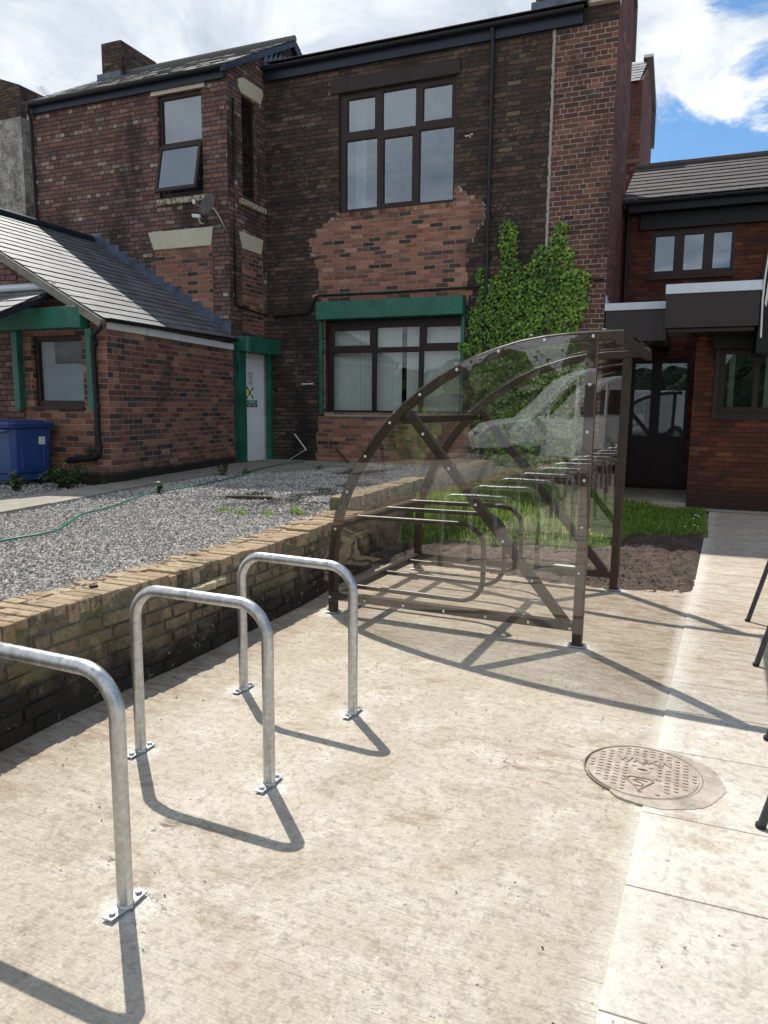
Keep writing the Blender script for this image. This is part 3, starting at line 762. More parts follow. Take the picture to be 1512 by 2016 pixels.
# fill the patch course by course so that the openings stay open
def span_at(z):
    xs_ = []
    for (a, b), (c, d) in zip(steps, steps[1:]+steps[:1]):
        if (b > z) != (d > z): xs_.append(a+(c-a)*(z-b)/(d-b))
    return min(xs_), max(xs_)
z = .45; r_ = random.Random(4)
while z < 5.09:
    z1 = min(z+.075, 5.10); a, b = span_at((z+z1)/2); a += r_.uniform(-.03, .03); b += r_.uniform(-.03, .03)
    ov = [(a, b)]
    for hole in (bw, gw):
        if hole[1] < (z+z1)/2 < hole[3]:
            nv = []
            for s0, s1 in ov:
                if s0 < hole[0]: nv.append((s0, min(s1, hole[0])))
                if s1 > hole[2]: nv.append((max(s0, hole[2]), s1))
                if s1 <= hole[0] or s0 >= hole[2]: nv.append((s0, s1)) if (s0, s1) not in nv else None
            ov = nv
    for s0, s1 in ov:
        if s1-s0 > .02: mb.quad(f.p(s0, z, .006), f.p(s1, z, .006), f.p(s1, z1, .006), f.p(s0, z1, .006), 0.)
        if s1-s0 > .02:
            for ss_ in (s0, s1): mb.quad(f.p(ss_, z, -.002), f.p(ss_, z, .006), f.p(ss_, z1, .006), f.p(ss_, z1, -.002), 0.)
    z = z1
part(mb, 'brick_infill', M['brick_new'], mainb)
# ragged pale mortar along the edge of the patch
mb = MB()
for (a, b), (c, d) in zip(steps[9:36], steps[10:36]):
    L = math.hypot(c-a, d-b)
    for k in range(max(1, int(L/.05))):
        t_ = (k+random.random())/max(1, int(L/.05)); x = a+(c-a)*t_; zz_ = b+(d-b)*t_
        if bw[0]-.0 < x < bw[2] and bw[1]-.02 < zz_: continue
        if random.random() < .75:
            w_, h_ = random.uniform(.008, .03), random.uniform(.008, .045)
            mb.fbox(f, x-w_, zz_-h_, x+w_, zz_+h_*.5, 0., .011)
part(mb, 'ragged_mortar', simple('rough grey mortar', (.3, .26, .21), .95, var=.25, vs=25), mainb)
# soldier course sill under the big window
mb = MB(); x = -5.97
while x < -3.92:
    mb.fbox(f, x, 4.80, x+.062, 4.873, 0., .014); x += .07
part(mb, 'brick_sill', attr_brick('sill brick', [(0, (.07, .045, .035)), (.4, (.22, .10, .06)), (.7, (.33, .22, .14)), (1, (.15, .07, .05))]), mainb, bevel=.003)
mb = MB(); mb.fbox(f, -6.12, 6.835, -3.80, 7.06, -.01, .025)
part(mb, 'lintel', M['frame'], mainb, bevel=.004)
pan = [(-5.83, 6.2, -5.31, 6.735), (-5.18, 6.155, -4.57, 6.775), (-4.455, 6.2, -3.945, 6.735), (-5.86, 4.93, -5.265, 6.07), (-5.155, 4.97, -4.625, 6.035), (-4.505, 4.925, -3.9, 6.08)]
big = window(mainb, f, bw, pan, d=-.05)
# window room: pale ceiling light, wall return and a desk monitor
mb = MB().box(-5.9, 12.75, 4.7, -5.7, 12.8, 6.9)
part(mb, 'curtain', M['blind'], big)
# green shutter box and guides round the ground floor window
mb = MB().fbox(f, -6.335, 3.055, -3.625, 3.36, -.3, .20)
part(mb, 'shutter_box', M['green'], mainb, bevel=.006)
for a in (-6.335, -3.675):
    part(MB().fbox(f, a, 1.39, a+.055, 3.05, -.02, .07), 'shutter_guide', M['green'], mainb, bevel=.004)
lowp = [(-6.13, 2.6, -5.4, 2.885), (-5.28, 2.56, -4.465, 2.92), (-4.355, 2.61, -3.72, 2.905), (-6.145, 1.45, -5.355, 2.495), (-5.285, 1.45, -4.47, 2.49), (-4.4, 1.45, -3.72, 2.5)]
low = window(mainb, f, (-6.24, 1.39, -3.665, 3.04), lowp, d=-.09, gl='glasslow')
mb = MB()
x = -6.2
while x < -3.68:
    if not (-4.86 < x < -4.78):
        mb.obox((x, 12.46, 1.42), (.088, random.uniform(-.006, .006), 0), (0, .004, 0), (0, 0, 1.6))
    x += .09
part(mb, 'vertical_blind', M['blind'], low)
part(MB().fbox(f, -6.24, 1.345, -3.6, 1.388, -.2, .03), 'sill', M['path'], mainb, bevel=.004)
# gutter, fascia, downpipe
def gutter(parent, a, b, rad=.055, m='black', name='gutter'):
    a, b = V(a), V(b); d = (b-a).normalized(); s = d.cross(V((0, 0, 1))); mb = MB(); prof = []
    for i in range(9):
        q = math.pi*(1+i/8); prof.append((rad*math.cos(q), rad*math.sin(q)))
    inner = [(x*.9, y*.9) for x, y in prof[::-1]]
    mb.sweep([a, b], prof+inner, (0, 0, 1))
    return part(mb, name, M[m], parent)
part(MB().box(XR+.05, 12.13, 7.22, -1.9, 12.198, 7.42), 'fascia', M['navy'], mainb)
gutter(mainb, (XR+.03, 12.07, 7.42), (-1.88, 12.07, 7.42))
mb = MB().tube([(-3.27, 12.08, 7.36), (-3.27, 12.12, 7.2), (-3.27, 12.145, 7.1), (-3.275, 12.145, .55)], .034, 12)
for z in (6.4, 4.6, 4.0, 2.9, 1.5): mb.cyl((-3.273, 12.145, z), (0, 0, 1), .042, .07)
part(mb, 'drainpipe', M['black'], mainb, smooth=True)
# cable conduit
cp_ = [(XR+.03, 11.15, 6.6), (XR+.03, 11.12, 3.27), (XR+.03, 11.3, 3.23), (XR+.03, 12.16, 3.185), (-7.3, 12.17, 3.17), (-6.62, 12.17, 3.19), (-6.52, 12.17, 3.28), (-6.43, 12.17, 3.47), (-6.33, 12.17, 3.5), (-5.0, 12.17, 3.485), (-3.3, 12.16, 3.5), (-1.42, 12.165, 3.51)]
part(MB().tube(cp_[4:], .02, 8), 'cable_conduit', M['black'], mainb, smooth=True)
# bracket and pale marks
part(MB().tube([(-6.69, 12.14, 1.93), (-6.5, 12.14, 1.935)], .011, 8).cyl((-6.69, 12.14, 1.93), (0, 1, 0), .016, .06).cyl((-6.5, 12.14, 1.935), (0, 1, 0), .016, .06), 'wall_hook', M['white'], mainb, smooth=True)
part(MB().fbox(f, -3.70, 5.86, -3.64, 5.875, 0, .02).fbox(f, -3.62, 5.83, -3.61, 5.89, 0, .02).fbox(f, -3.60, 5.875, -3.57, 5.89, 0, .02), 'wall_bracket', M['white'], mainb)
# roof
def slates(mb, e0, e1, r0, r1, nu, nc, th=.008, jit=.012, over=1.35):
    e0, e1, r0, r1 = map(V, (e0, e1, r0, r1)); n = (e1-e0).cross(r0-e0).normalized()
    if n.z < 0: n = -n
    P = lambda s, t: (e0*(1-s)+e1*s)*(1-t)+(r0*(1-s)+r1*s)*t
    for c in range(nc):
        t0, t1 = c/nc, min(1., (c+over)/nc); off = .5 if c % 2 else 0.
        for k in range(-1, nu):
            s0, s1 = (k+off)/nu, (k+1+off)/nu
            s0, s1 = max(0, s0), min(1, s1)
            if s1-s0 < .1/nu: continue
            j = random.uniform(0, jit)/max(.01, (r0-e0).length); lift = random.uniform(0, .004); g = .0012/((e1-e0).length)
            a, b, cc_, d = P(s0+g, t0-j), P(s1-g, t0-j+random.uniform(-.2, .2)*j), P(s1-g, t1), P(s0+g, t1)
            lo, hi = n*(th*1.9+lift), n*.001
            vs = [a+lo, b+lo, cc_+hi+n*th*.2, d+hi+n*th*.2, a+lo-n*th, b+lo-n*th, cc_+hi-n*th*.5, d+hi-n*th*.5]
            mb.add(vs, [(0, 1, 2, 3), (7, 6, 5, 4), (4, 5, 1, 0), (5, 6, 2, 1), (6, 7, 3, 2), (7, 4, 0, 3)])
    return mb
mb = slates(MB(), (XR+.1, 12.02, 7.46), (-1.8, 12.02, 7.46), (XR+.1, 13.3, 7.93), (-1.8, 13.3, 7.93), 20, 6)
slates(mb, (-1.8, 14.6, 7.4), (XR+.1, 14.6, 7.4), (-1.8, 13.3, 7.93), (XR+.1, 13.3, 7.93), 20, 6)
mb.add([(XR+.1, 12.05, 7.44), (-1.8, 12.05, 7.44), (-1.8, 13.3, 7.91), (XR+.1, 13.3, 7.91), (-1.8, 14.6, 7.38), (XR+.1, 14.6, 7.38)], [(0, 3, 2, 1), (3, 5, 4, 2)], .2)
rf = part(mb, 'roof', M['slate'], mainb)
mb = MB(); mb.prism(FX(XE+.05), [(14.46, 7.55), (14.55, 7.55), (14.47, 8.42), (13.5, 8.95), (13.28, 8.95), (12.3, 7.83), (12.3, 7.76), (13.3, 8.86), (13.5, 8.86), (14.38, 8.36)][::-1], -.5, 0.)
part(mb, 'verge_slates', M['slate'], mainb)
mb = MB().box(-2.66, 12.35, 7.55, -1.95, 13.0, 8.75)
part(mb, 'chimney', M['brick_dark'], rf); 
part(MB().box(-2.72, 12.3, 7.6, -1.9, 12.36, 7.72), 'flashing', M['lead'], rf)

# ------------------------------------------------------------------ left two storey house
lh = thing('brick_house', 'two storey purple brick house with open casement and cream lintels, left', 'house', (-9.5, 11.0, .5))
f = FY(YL); g = FX(XR)
w1h = (-8.86, 5.10, -7.94, 6.77)
dh = (11.28, .50, 12.19, 2.46); nh = (11.45, 5.13, 11.90, 6.76)
mb = MB().holed(f, -11.73, -.1, XR, 7.0, [w1h], -.28, 0.)
mb.holed(g, YL+.281, -.1, 12.2, 7.0, [dh, nh], -.28, 0.)
mb.holed(g, 12.2, 5.0, 15.4, 7.0, [], -.28, 0.)
mb.prism(g, [(YL, 7.0), (15.4, 7.0), (13.16, 8.22)], -.28, 0.)
mb.box(-11.73, 15.4, -.1, XR, 15.6, 7.0); mb.holed(F((-11.73, 0, 0), (0, -1, 0)), -15.4, -.1, -11.281, 7.0, [], -.28, 0.)
mb.prism(F((-11.73, 0, 0), (0, -1, 0)), [(-15.4, 7.0), (-11.0, 7.0), (-13.16, 8.22)], -.28, 0.)
part(mb, 'wall', M['brick_left'], lh)
part(MB().box(-11.4, 11.35, 4.6, XR-.3, 15.3, 4.75).box(-11.4, 13.0, .5, XR-.3, 13.05, 6.9), 'inner_floor', M['room'], lh)
# infill patches below the lintels
part(MB().holed(f, -9.0, 2.7, -7.79, 4.24, [], -.002, .006), 'brick_infill', M['brick_new'], lh)
part(MB().holed(g, 11.37, 2.8, 12.06, 4.24, [], -.002, .006), 'brick_infill', M['brick_ext'], lh)
# lintels
def keystone(f, u0, u1, z0, z1, s0, s1, d=.02, round_=False):
    P = [(u0+s0, z0), (u1-s1, z0), (u1, z1), (u0, z1)]
    return MB().prism(f, P, -.02, d)
part(MB().holed(f, -8.97, 6.78, -7.87, 6.855, [], -.02, .02), 'lintel', M['cream'], lh, bevel=.004)
part(keystone(f, -9.13, -7.76, 4.24, 4.545, .11, .05), 'blocked_lintel', M['cream'], lh, bevel=.006)
part(MB().prism(g, [(11.44, 6.78), (12.04, 6.80), (12.13, 7.0), (12.10, 7.07), (11.5, 7.05), (11.35, 6.98), (11.36, 6.85)], -.02, .025), 'lintel', M['cream'], lh, bevel=.01)
part(keystone(g, 11.30, 12.07, 4.24, 4.51, .1, .07), 'blocked_lintel', M['cream'], lh, bevel=.006)
part(MB().fbox(f, -8.9, 4.975, -7.89, 5.07, -.1, .05), 'sill', M['peeling'], lh, bevel=.008)
part(MB().fbox(g, 11.34, 4.96, 12.14, 5.06, -.1, .06), 'sill', M['peeling'], lh, bevel=.008)
# casement window, lower sash tilted open
wn_ = window(lh, f, w1h, [(-8.79, 5.99, -7.975, 6.71), (-8.79, 5.17, -7.975, 5.93)], d=-.05)
bpy.data.objects.remove([o for o in bpy.data.objects if o.parent == wn_ and o.name.startswith('pane')][0])
gm = MB().quad(f.p(-8.79, 5.99, -.08), f.p(-7.975, 5.99, -.08), f.p(-7.975, 6.71, -.08), f.p(-8.79, 6.71, -.08)); part(gm, 'pane', M['glass'], wn_)
ang = R(13)
ss = F((0, YL, 0), (1, 0, 0)); 
def sp(u, t_, d): return V((u, YL-.0-math.sin(ang)*t_-math.cos(ang)*d, 5.93-math.cos(ang)*t_+math.sin(ang)*d))
def sbox(mb, u0, t0, u1, t1, d0=-.03, d1=.02): return mb.obox(sp(u0, t1, d1), V((u1-u0, 0, 0)), sp(0, 0, d0)-sp(0, 0, d1), sp(0, t0, 0)-sp(0, t1, 0))
mb = MB(); 
for q in ((-8.82, 0, -7.95, .055), (-8.82, .74, -7.95, .80), (-8.82, .055, -8.765, .74), (-8.005, .055, -7.95, .74)): sbox(mb, *q)
sash = part(mb, 'open_sash', M['frame'], lh, bevel=.003)
part(MB().quad(sp(-8.765, .74, 0), sp(-8.005, .74, 0), sp(-8.005, .055, 0), sp(-8.765, .055, 0)), 'pane', M['glass'], sash)
mb = MB(); mb.bar((-8.0, YL-.02, 5.35), (-8.0, YL-.16, 5.28), .015, .01); part(mb, 'stay', M['white'], sash)
window(lh, g, nh, [(11.50, 5.93, 11.86, 6.70), (11.50, 5.19, 11.86, 5.86)], d=-.06, gl='glassdim')
# eaves
part(MB().box(-11.74, 10.93, 6.84, XR, 10.998, 7.0), 'fascia', M['navy'], lh)
gutter(lh, (-11.78, 10.87, 7.0), (XR+.02, 10.87, 7.0))
mb = slates(MB(), (-11.8, 10.84, 7.0), (XR+.1, 10.84, 7.0), (-11.8, 13.16, 8.33), (XR+.1, 13.16, 8.33), 16, 12)
slates(mb, (XR+.1, 15.65, 6.93), (-11.8, 15.65, 6.93), (XR+.1, 13.16, 8.33), (-11.8, 13.16, 8.33), 16, 12)
mb.add([(-11.78, 10.86, 6.99), (XR+.08, 10.86, 6.99), (XR+.08, 13.16, 8.31), (-11.78, 13.16, 8.31), (XR+.08, 15.6, 6.93), (-11.78, 15.6, 6.93)], [(0, 3, 2, 1), (3, 5, 4, 2)], .2)
mb.tube([(-11.8, 13.16, 8.35), (XR+.1, 13.16, 8.35)], .06, 8)
rl = part(mb, 'roof', M['slate'], lh)
part(MB().prism(FX(XR+.1), [(10.84, 6.90), (13.16, 8.21), (13.16, 8.31), (10.84, 7.0)], -.1, -.003).prism(FX(XR+.1), [(13.16, 8.16), (15.6, 6.78), (15.6, 6.93), (13.16, 8.31)], -.1, -.003), 'verge_board', M['navy'], rl)
mb = MB()
for i in range(8):
    y = 12.15+i*.155; z = 7.47+i*.06; mb.prism(FX(XR+.02), [(y, z), (y+.15, z), (y+.15, z+.32-i*.012), (y+.02, z+.14)], -.02, .004+.001*(i % 2))
part(mb, 'step_flashing', M['lead'], rl)
part(MB().box(-11.85, 13.0, 7.6, -11.33, 14.1, 8.93), 'chimney', M['brick_dark'], rl, bevel=.008)
part(MB().box(-11.9, 12.9, 8.15, -11.28, 12.99, 8.3), 'flashing', M['lead'], rl)
part(MB().tube([(-11.66, 10.84, 6.97), (-11.68, 10.86, 6.85), (-11.7, 10.93, 6.78), (-11.7, 10.95, 3.9)], .034, 10), 'drainpipe', M['black'], lh, smooth=True)
part(MB().tube([cp_[0], cp_[1], cp_[2], (XR+.03, 12.15, 3.185)], .015, 8), 'cable_conduit', M['black'], lh, smooth=True)
# fire door
dr = part(MB().fbox(g, 11.31, .52, 12.17, 2.42, -.10, -.05), 'door', M['white_door'], lh, bevel=.004)
part(MB().holed(g, 11.281, .5, 12.189, 2.459, [(11.31, .45, 12.17, 2.36)], -.12, -.03), 'door_frame', M['white'], lh)
part(MB().fbox(g, 11.56, 1.88, 11.75, 2.15, -.05, -.046), 'notice', M['paper'], dr)
for i, s in enumerate(('PLEASE', 'USE', 'THE', 'DOOR')):
    text(s, .05, g, 11.655, 2.085-i*.055, -.045, M['inkred'], dr, 'notice_text', align='CENTER')
mb = MB()
for a, b in (((11.52, 1.66), (11.75, 1.86)), ((11.54, 1.86), (11.75, 1.66))):
    n_ = 5; dx, dz = (b[0]-a[0]), (b[1]-a[1]); L = math.hypot(dx, dz); ux, uz = dx/L, dz/L; px, pz = -uz*.02, ux*.02
    if pz > 0 and ux < 0: px, pz = -px, -pz
    mb.prism(g, [(a[0]-px*-1, a[1]-pz*-1)][:0] or [(a[0]-px, a[1]-pz), (b[0]-px, b[1]-pz), (b[0]+px, b[1]+pz), (a[0]+px, a[1]+pz)], -.05, -.047 if a[0] < 11.53 else -.0455)
part(mb, 'hazard_tape', M['yellow'], dr)
mb = MB()
for a, b in (((11.52, 1.66), (11.75, 1.86)), ((11.54, 1.86), (11.75, 1.66))):
    dx, dz = (b[0]-a[0]), (b[1]-a[1])
    for k in (.05, .42, .86):
        c0 = (a[0]+dx*k, a[1]+dz*k); part(MB().prism(g, [(c0[0]-.022, c0[1]-.02), (c0[0]+.01, c0[1]-.022), (c0[0]+.022, c0[1]+.02), (c0[0]-.01, c0[1]+.022)], -.05, -.044), 'tape_stripe', M['ink'], dr)
part(MB().fbox(g, 11.46, 1.50, 11.88, 1.635, -.05, -.047), 'exit_sign_board', M['paper'], dr)
part(MB().fbox(g, 11.53, 1.572, 11.875, 1.63, -.047, -.0455).fbox(g, 11.465, 1.572, 11.52, 1.63, -.047, -.0455), 'exit_sign_green', M['signgreen'], dr)
part(MB().fbox(g, 11.53, 1.505, 11.875, 1.566, -.047, -.0455).fbox(g, 11.465, 1.505, 11.52, 1.566, -.047, -.0455), 'exit_sign_navy', M['signblue'], dr)
text('FIRE EXIT', .055, g, 11.70, 1.582, -.0445, M['paper'], dr, 'exit_lettering', align='CENTER')
text('KEEP CLEAR', .048, g, 11.70, 1.518, -.0445, M['paper'], dr, 'exit_lettering', align='CENTER')
part(MB().cyl(g.p(11.493, 1.603, -.046), g.n, .008, .002, 10).fbox(g, 11.487, 1.577, 11.499, 1.60, -.046, -.0446), 'exit_figure', M['paper'], dr)
part(MB().cyl(g.p(11.493, 1.535, -.046), g.n, .02, .002, 12), 'mandatory_disc', M['paper'], dr)
for z in (2.0, 1.35, .7): part(MB().fbox(g, 12.15, z, 12.17, z+.08, -.05, -.035), 'hinge', M['galv'], dr)
# green box over the door and guides
mb = MB(); P = [(XR, 11.1), (XR+.24, 11.1), (XR+.27, 11.125), (XR+.285, 11.16), (XR+.285, 12.18), (XR, 12.18)]
mb.zprism(P, 2.46, 2.72); part(mb, 'shutter_box', M['green'], lh, bevel=.006)
part(MB().box(XR, 11.09, .52, XR+.10, 11.30, 2.455), 'shutter_guide', M['green'], lh, bevel=.004)
part(MB().box(XR, 12.10, .50, XR+.10, 12.19, 2.455), 'shutter_guide', M['green'], lh, bevel=.004)

# satellite dish and camera on the left house
dsh = thing('satellite_dish', 'small grey satellite dish on the corner of the purple brick house', 'satellite dish', (-7.6, 10.98, 4.6))
mb = MB(); cdir = V((-.25, -.9, .28)).normalized(); a_ = cdir.orthogonal().normalized(); b_ = cdir.cross(a_); c0 = V((-7.60, 10.66, 4.80)); vs = [c0]; fs = []
for k in range(1, 5):
    for i in range(20):
        q = i*math.pi/10; rr = .185*k/4; vs.append(c0+(a_*math.cos(q)*rr+b_*math.sin(q)*rr)+cdir*(rr*rr*1.1))
for i in range(20): fs.append((0, 1+i, 1+(i+1) % 20))
for k in range(3):
    for i in range(20): fs.append((1+k*20+i, 1+(k+1)*20+i, 1+(k+1)*20+(i+1) % 20, 1+k*20+(i+1) % 20))
mb.add(vs, fs, 0.); o = part(mb, 'reflector', simple('weathered dish', (.06, .055, .05), .6, var=.3), dsh, smooth=True)
sm_ = o.modifiers.new('thick', 'SOLIDIFY'); sm_.thickness = .006
part(MB().tube([c0, c0+V((.05, .1, -.06)), (-7.5, 10.85, 4.6), (-7.5, 10.99, 4.46)], .014, 8), 'mount', M['galv'], dsh, smooth=True)
part(MB().tube([c0+V((0, 0, -.15)), c0+cdir*.3+V((0, 0, -.1))], .009, 8).obox(c0+cdir*.3+V((-.025, -.02, -.13)), (.05, 0, 0), (0, .06, 0), (0, 0, .06)), 'arm', M['galv'], dsh)
cm = thing('security_camera', 'tiny white security camera below the sill of the upper left window', 'camera', (-7.95, 10.98, 4.66))
part(MB().obox((-8.05, 10.8, 4.68), (.14, .03, -.02), (-.01, .055, 0), (0, 0, .055)), 'body', M['white'], cm, bevel=.006)
part(MB().tube([(-7.95, 10.84, 4.68), (-7.95, 10.9, 4.6), (-7.95, 10.99, 4.6)], .012, 8), 'bracket', M['white'], cm, smooth=True)
an = thing('tv_antenna', 'thin television aerial above the far end of the left roof', 'antenna', (-13.85, 13.5, 7.5))
part(MB().tube([(-13.85, 13.5, 7.3), (-13.85, 13.5, 8.32)], .012, 6), 'mast', M['galv'], an)
mb = MB().tube([(-13.83, 13.5, 8.30), (-14.1, 13.5, 8.62)], .007, 6)
for i in range(10):
    p = V((-13.84, 13.5, 8.31)).lerp(V((-14.09, 13.5, 8.61)), i/9); mb.tube([p+V((-.06, -.05, -.04)), p+V((.06, .05, .04))], .0035, 5)
part(mb, 'boom', M['galv'], an)

# ------------------------------------------------------------------ single storey extension
A = V((-6.895, 7.438, 0)); B = V((-7.42, 10.995, 0))
ext = thing('brick_extension', 'single storey red brick lean-to with slate roof and green window hood', 'building', (-8.5, 7.44, .5))
fs_ = F(A, B-A); Ls = (B-A).length; ff = F((-6.895, 7.438, 0), (1, 0, 0))
mb = MB().holed(fs_, 0, .3, Ls, 2.60, [], -.2, 0.)
part(mb, 'side_wall', M['brick_ext'], ext)
wx = (-1.28, 1.50, -.405, 2.42)      # u relative to A.x
mb = MB().holed(ff, -1.44, .3, -.2, 2.56, [wx], -.2, 0.).holed(ff, -.2, .3, 0, 2.56, [], -.2, 0.)
mb.prism(ff, [(-3.6, 2.56), (0, 2.56), (-3.45, 4.45), (-3.6, 4.45)], -.2, 0.).holed(ff, -3.6, .3, -1.44, 2.56, [], -.2, 0.)
part(mb, 'front_wall', M['brick_ext'], ext)
part(MB().holed(ff, -5.2, .3, -1.47, 2.96, [], -.05, .008).prism(ff, [(-5.2, 2.96), (-1.47, 2.96), (-1.47, 3.32), (-3.4, 4.38), (-5.2, 4.38)], -.05, .008), 'old_brick_wall', M['brick_left'], ext)
wo = window(ext, ff, wx, [(-1.215, 1.57, -.45, 2.36)], d=-.05, gl='glassfilm')
part(MB().fbox(ff, -1.21, 1.56, -.45, 2.06, -.10, -.095).fbox(ff, -1.21, 2.06, -.97, 2.36, -.10, -.095), 'frosted_film', M['frost'], wo)
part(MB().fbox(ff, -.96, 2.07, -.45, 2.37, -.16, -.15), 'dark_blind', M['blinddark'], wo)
part(MB().fbox(ff, -1.32, 1.465, -.39, 1.498, -.1, .035), 'sill', M['frame'], ext, bevel=.004)
mb = MB(); y0 = 7.438
P = [(-8.62, y0), (-8.60, y0-.2), (-8.56, y0-.24), (-7.30, y0-.24), (-7.22, y0-.22), (-7.17, y0-.15), (-7.16, y0)]
mb.zprism(P, 2.485, 2.745); part(mb, 'shutter_box', M['green'], ext, bevel=.006)
part(MB().fbox(ff, -.255, 1.46, -.155, 2.48, .0, .10), 'shutter_guide', M['green'], ext, bevel=.004)
part(MB().fbox(ff, -1.53, 1.46, -1.43, 2.48, .01, .10), 'shutter_guide', M['green'], ext, bevel=.004)
E0, E1, R0, R1 = (-6.82, 7.32, 2.585), (-7.33, 10.99, 2.655), (-10.36, 7.32, 4.52), (-10.42, 10.99, 4.50)
mb = slates(MB(), E0, E1, R0, R1, 13, 19, th=.009)
mb.add([V(p)-V((0, 0, .012)) for p in (E0, E1, R1, R0)], [(3, 2, 1, 0)], .3)
re_ = part(mb, 'roof', M['slate'], ext)
mb2 = slates(MB(), (-13.6, 10.99, 2.7), (-13.6, 7.32, 2.7), R1, R0, 12, 18); part(mb2, 'rear_slope', M['slate'], ext)
part(MB().tube([V(R0)+V((0, -.02, .02)), V(R1)+V((0, 0, .02))], .075, 10), 'ridge_tiles', M['navy'], re_, smooth=True)
part(MB().sweep([V(E0)+V((-.02, .0, -.05)), V(R0)+V((0, .0, -.05))], [(-.04, -.05), (.04, -.05), (.04, .045), (-.04, .045)]), 'verge_mortar', simple('verge cement', (.2, .19, .16), .9, var=.3, vs=12), re_)
# lead step flashing against the house
mb = MB(); n_ = 15
for i in range(n_):
    t0, t1 = i/n_, (i+1)/n_; x0_, z0_ = -7.45+(-10.42+7.45)*t0, 2.72+(4.50-2.72)*t0; x1_, z1_ = -7.45+(-10.42+7.45)*t1, 2.72+(4.50-2.72)*t1
    mb.add([(x0_, 10.988-.002*(i % 2), z0_-.02), (x1_, 10.988-.002*(i % 2), z1_-.02), (x1_, 10.992-.002*(i % 2), z1_+.13), (x0_+.02, 10.992-.002*(i % 2), z1_+.13)], [(0, 3, 2, 1)])
    mb.add([(x0_, 10.986, z0_+.02), (x1_, 10.986, z1_+.02), (x1_, 10.86, z1_+.024), (x0_, 10.86, z0_+.024)], [(0, 1, 2, 3)])
part(mb, 'step_flashing', M['lead'], re_)
# white soffit board, gutter and downpipe
mb = MB()
for k in range(4):
    mb.fbox(fs_, k*Ls/4+.01, 2.48, (k+1)*Ls/4-.01, 2.575, 0., .03)
part(mb, 'white_eaves_board', M['white'], ext)
gutter(ext, fs_.p(-.1, 2.60, .075), fs_.p(Ls-.02, 2.665, .075), .05)
mb = MB().tube([(-6.87, 7.33, 2.56), (-6.89, 7.31, 2.47), (-7.0, 7.32, 2.40), (-7.045, 7.36, 2.3), (-7.045, 7.375, .93), (-7.06, 7.375, .88), (-7.12, 7.375, .855), (-7.6, 7.375, .80)], .036, 12)
mb.cyl((-7.045, 7.375, 2.28), (0, 0, 1), .045, .06).cyl((-7.045, 7.375, .95), (0, 0, 1), .045, .06).cyl((-7.045, 7.375, 1.5), (0, 0, 1), .045, .05)
part(mb, 'drainpipe', M['black'], ext, smooth=True)

# lean-to at the far left edge of the picture
lt = thing('porch_roof', 'small dark slate porch roof with grey flashing at the left edge', 'roof', (-8.2, 6.6, 2.6))
mb = slates(MB(), (-9.6, 6.3, 2.50), (-7.62, 6.3, 2.50), (-9.6, 7.43, 3.0), (-7.72, 7.43, 3.0), 8, 5)
part(mb, 'slates', M['slate'], lt)
part(MB().prism(F((-7.66, 0, 0), (0, 1, 0)), [(6.3, 2.42), (7.42, 2.90), (7.42, 2.98), (6.3, 2.49)], -.04, 0.), 'verge_board', M['black'], lt)
part(MB().fbox(F((0, 7.43, 0), (1, 0, 0)), -9.6, 2.97, -7.68, 3.09, .0, .03).tube([(-9.6, 7.36, 3.03), (-7.66, 7.36, 3.03)], .04, 8), 'flashing', M['upvc'], lt)

# ------------------------------------------------------------------ pebbledash house and its stack far left
ph = thing('pebbledash_house', 'grey pebbledashed house with brick chimney beyond the left house', 'house', (-17, 14, .5))
mb = MB().holed(FY(14.0), -22, .3, -15.3, 8.32, [], -.3, 0.).box(-15.6, 14.3, .3, -15.3, 17, 8.32)
part(mb, 'wall', M['render'], ph)
wq = (-15.2, 6.78, -14.3, 7.75)
part(MB().holed(FY(14.25), -15.3, .3, -11.9, 8.3, [wq], -.25, 0.), 'rear_wall', M['render'], ph)
window(ph, FY(14.25), wq, [(-15.13, 7.45, -14.4, 7.68), (-15.13, 6.85, -14.4, 7.38)], fm='frame')
part(MB().fbox(FY(14.25), -15.25, 6.68, -14.2, 6.78, 0, .06), 'sill', M['cream'], ph)
part(MB().fbox(FY(14.25), -15.3, 8.3, -11.9, 8.46, -.3, .08), 'fascia', M['white'], ph)
part(MB().prism(FY(13.99), [(-18, 8.32), (-15.28, 8.32), (-15.28, 9.02), (-16.4, 9.42), (-18, 9.42)], -1.2, 0.), 'chimney', M['brick_dark'], ph)

# ------------------------------------------------------------------ right wing
wg = thing('brick_wing', 'low dark red brick wing with brown tiled roof and porch fascias, right', 'building', (.5, 12.3, 0))
f = FY(14.35)
uw = (-.88, 3.87, .46, 4.63)
mb = MB().holed(f, XE+.01, 2.6, 6, 5.05, [uw], -.25, 0.)
mb.holed(FY(14.3), XE+.01, .08, -.05, 2.6, [(-1.12, .14, -.12, 2.42)], -.2, 0.)
pw = (.30, 1.48, 2.2, 2.42)
mb.holed(FY(12.3), -.04, -.02, 6, 2.9, [pw], -.25, 0.)
mb.holed(F((-.04, 0, 0), (0, -1, 0)), -14.29, -.02, -12.551, 2.9, [], -.25, 0.)
mb.box(XE+.2, 18.0, 0, 6, 18.2, 5.0); mb.box(5.8, 12.6, 0, 6.0, 18.0, 5.0)
part(mb, 'wall', M['brick_wing'], wg)
part(MB().box(XE+.02, 14.62, 2.9, 5.8, 17.9, 3.0).box(XE+.02, 16.5, .1, 5.8, 16.6, 4.9), 'inner_floor', M['room'], wg)
window(wg, f, uw, [(-.83, 3.93, -.50, 4.54), (-.36, 3.93, -.03, 4.54), (.11, 3.93, .44-.03, 4.54)], d=.0)
part(MB().fbox(f, -.93, 3.79, .46, 3.84, 0, .05), 'sill', M['frame'], wg)
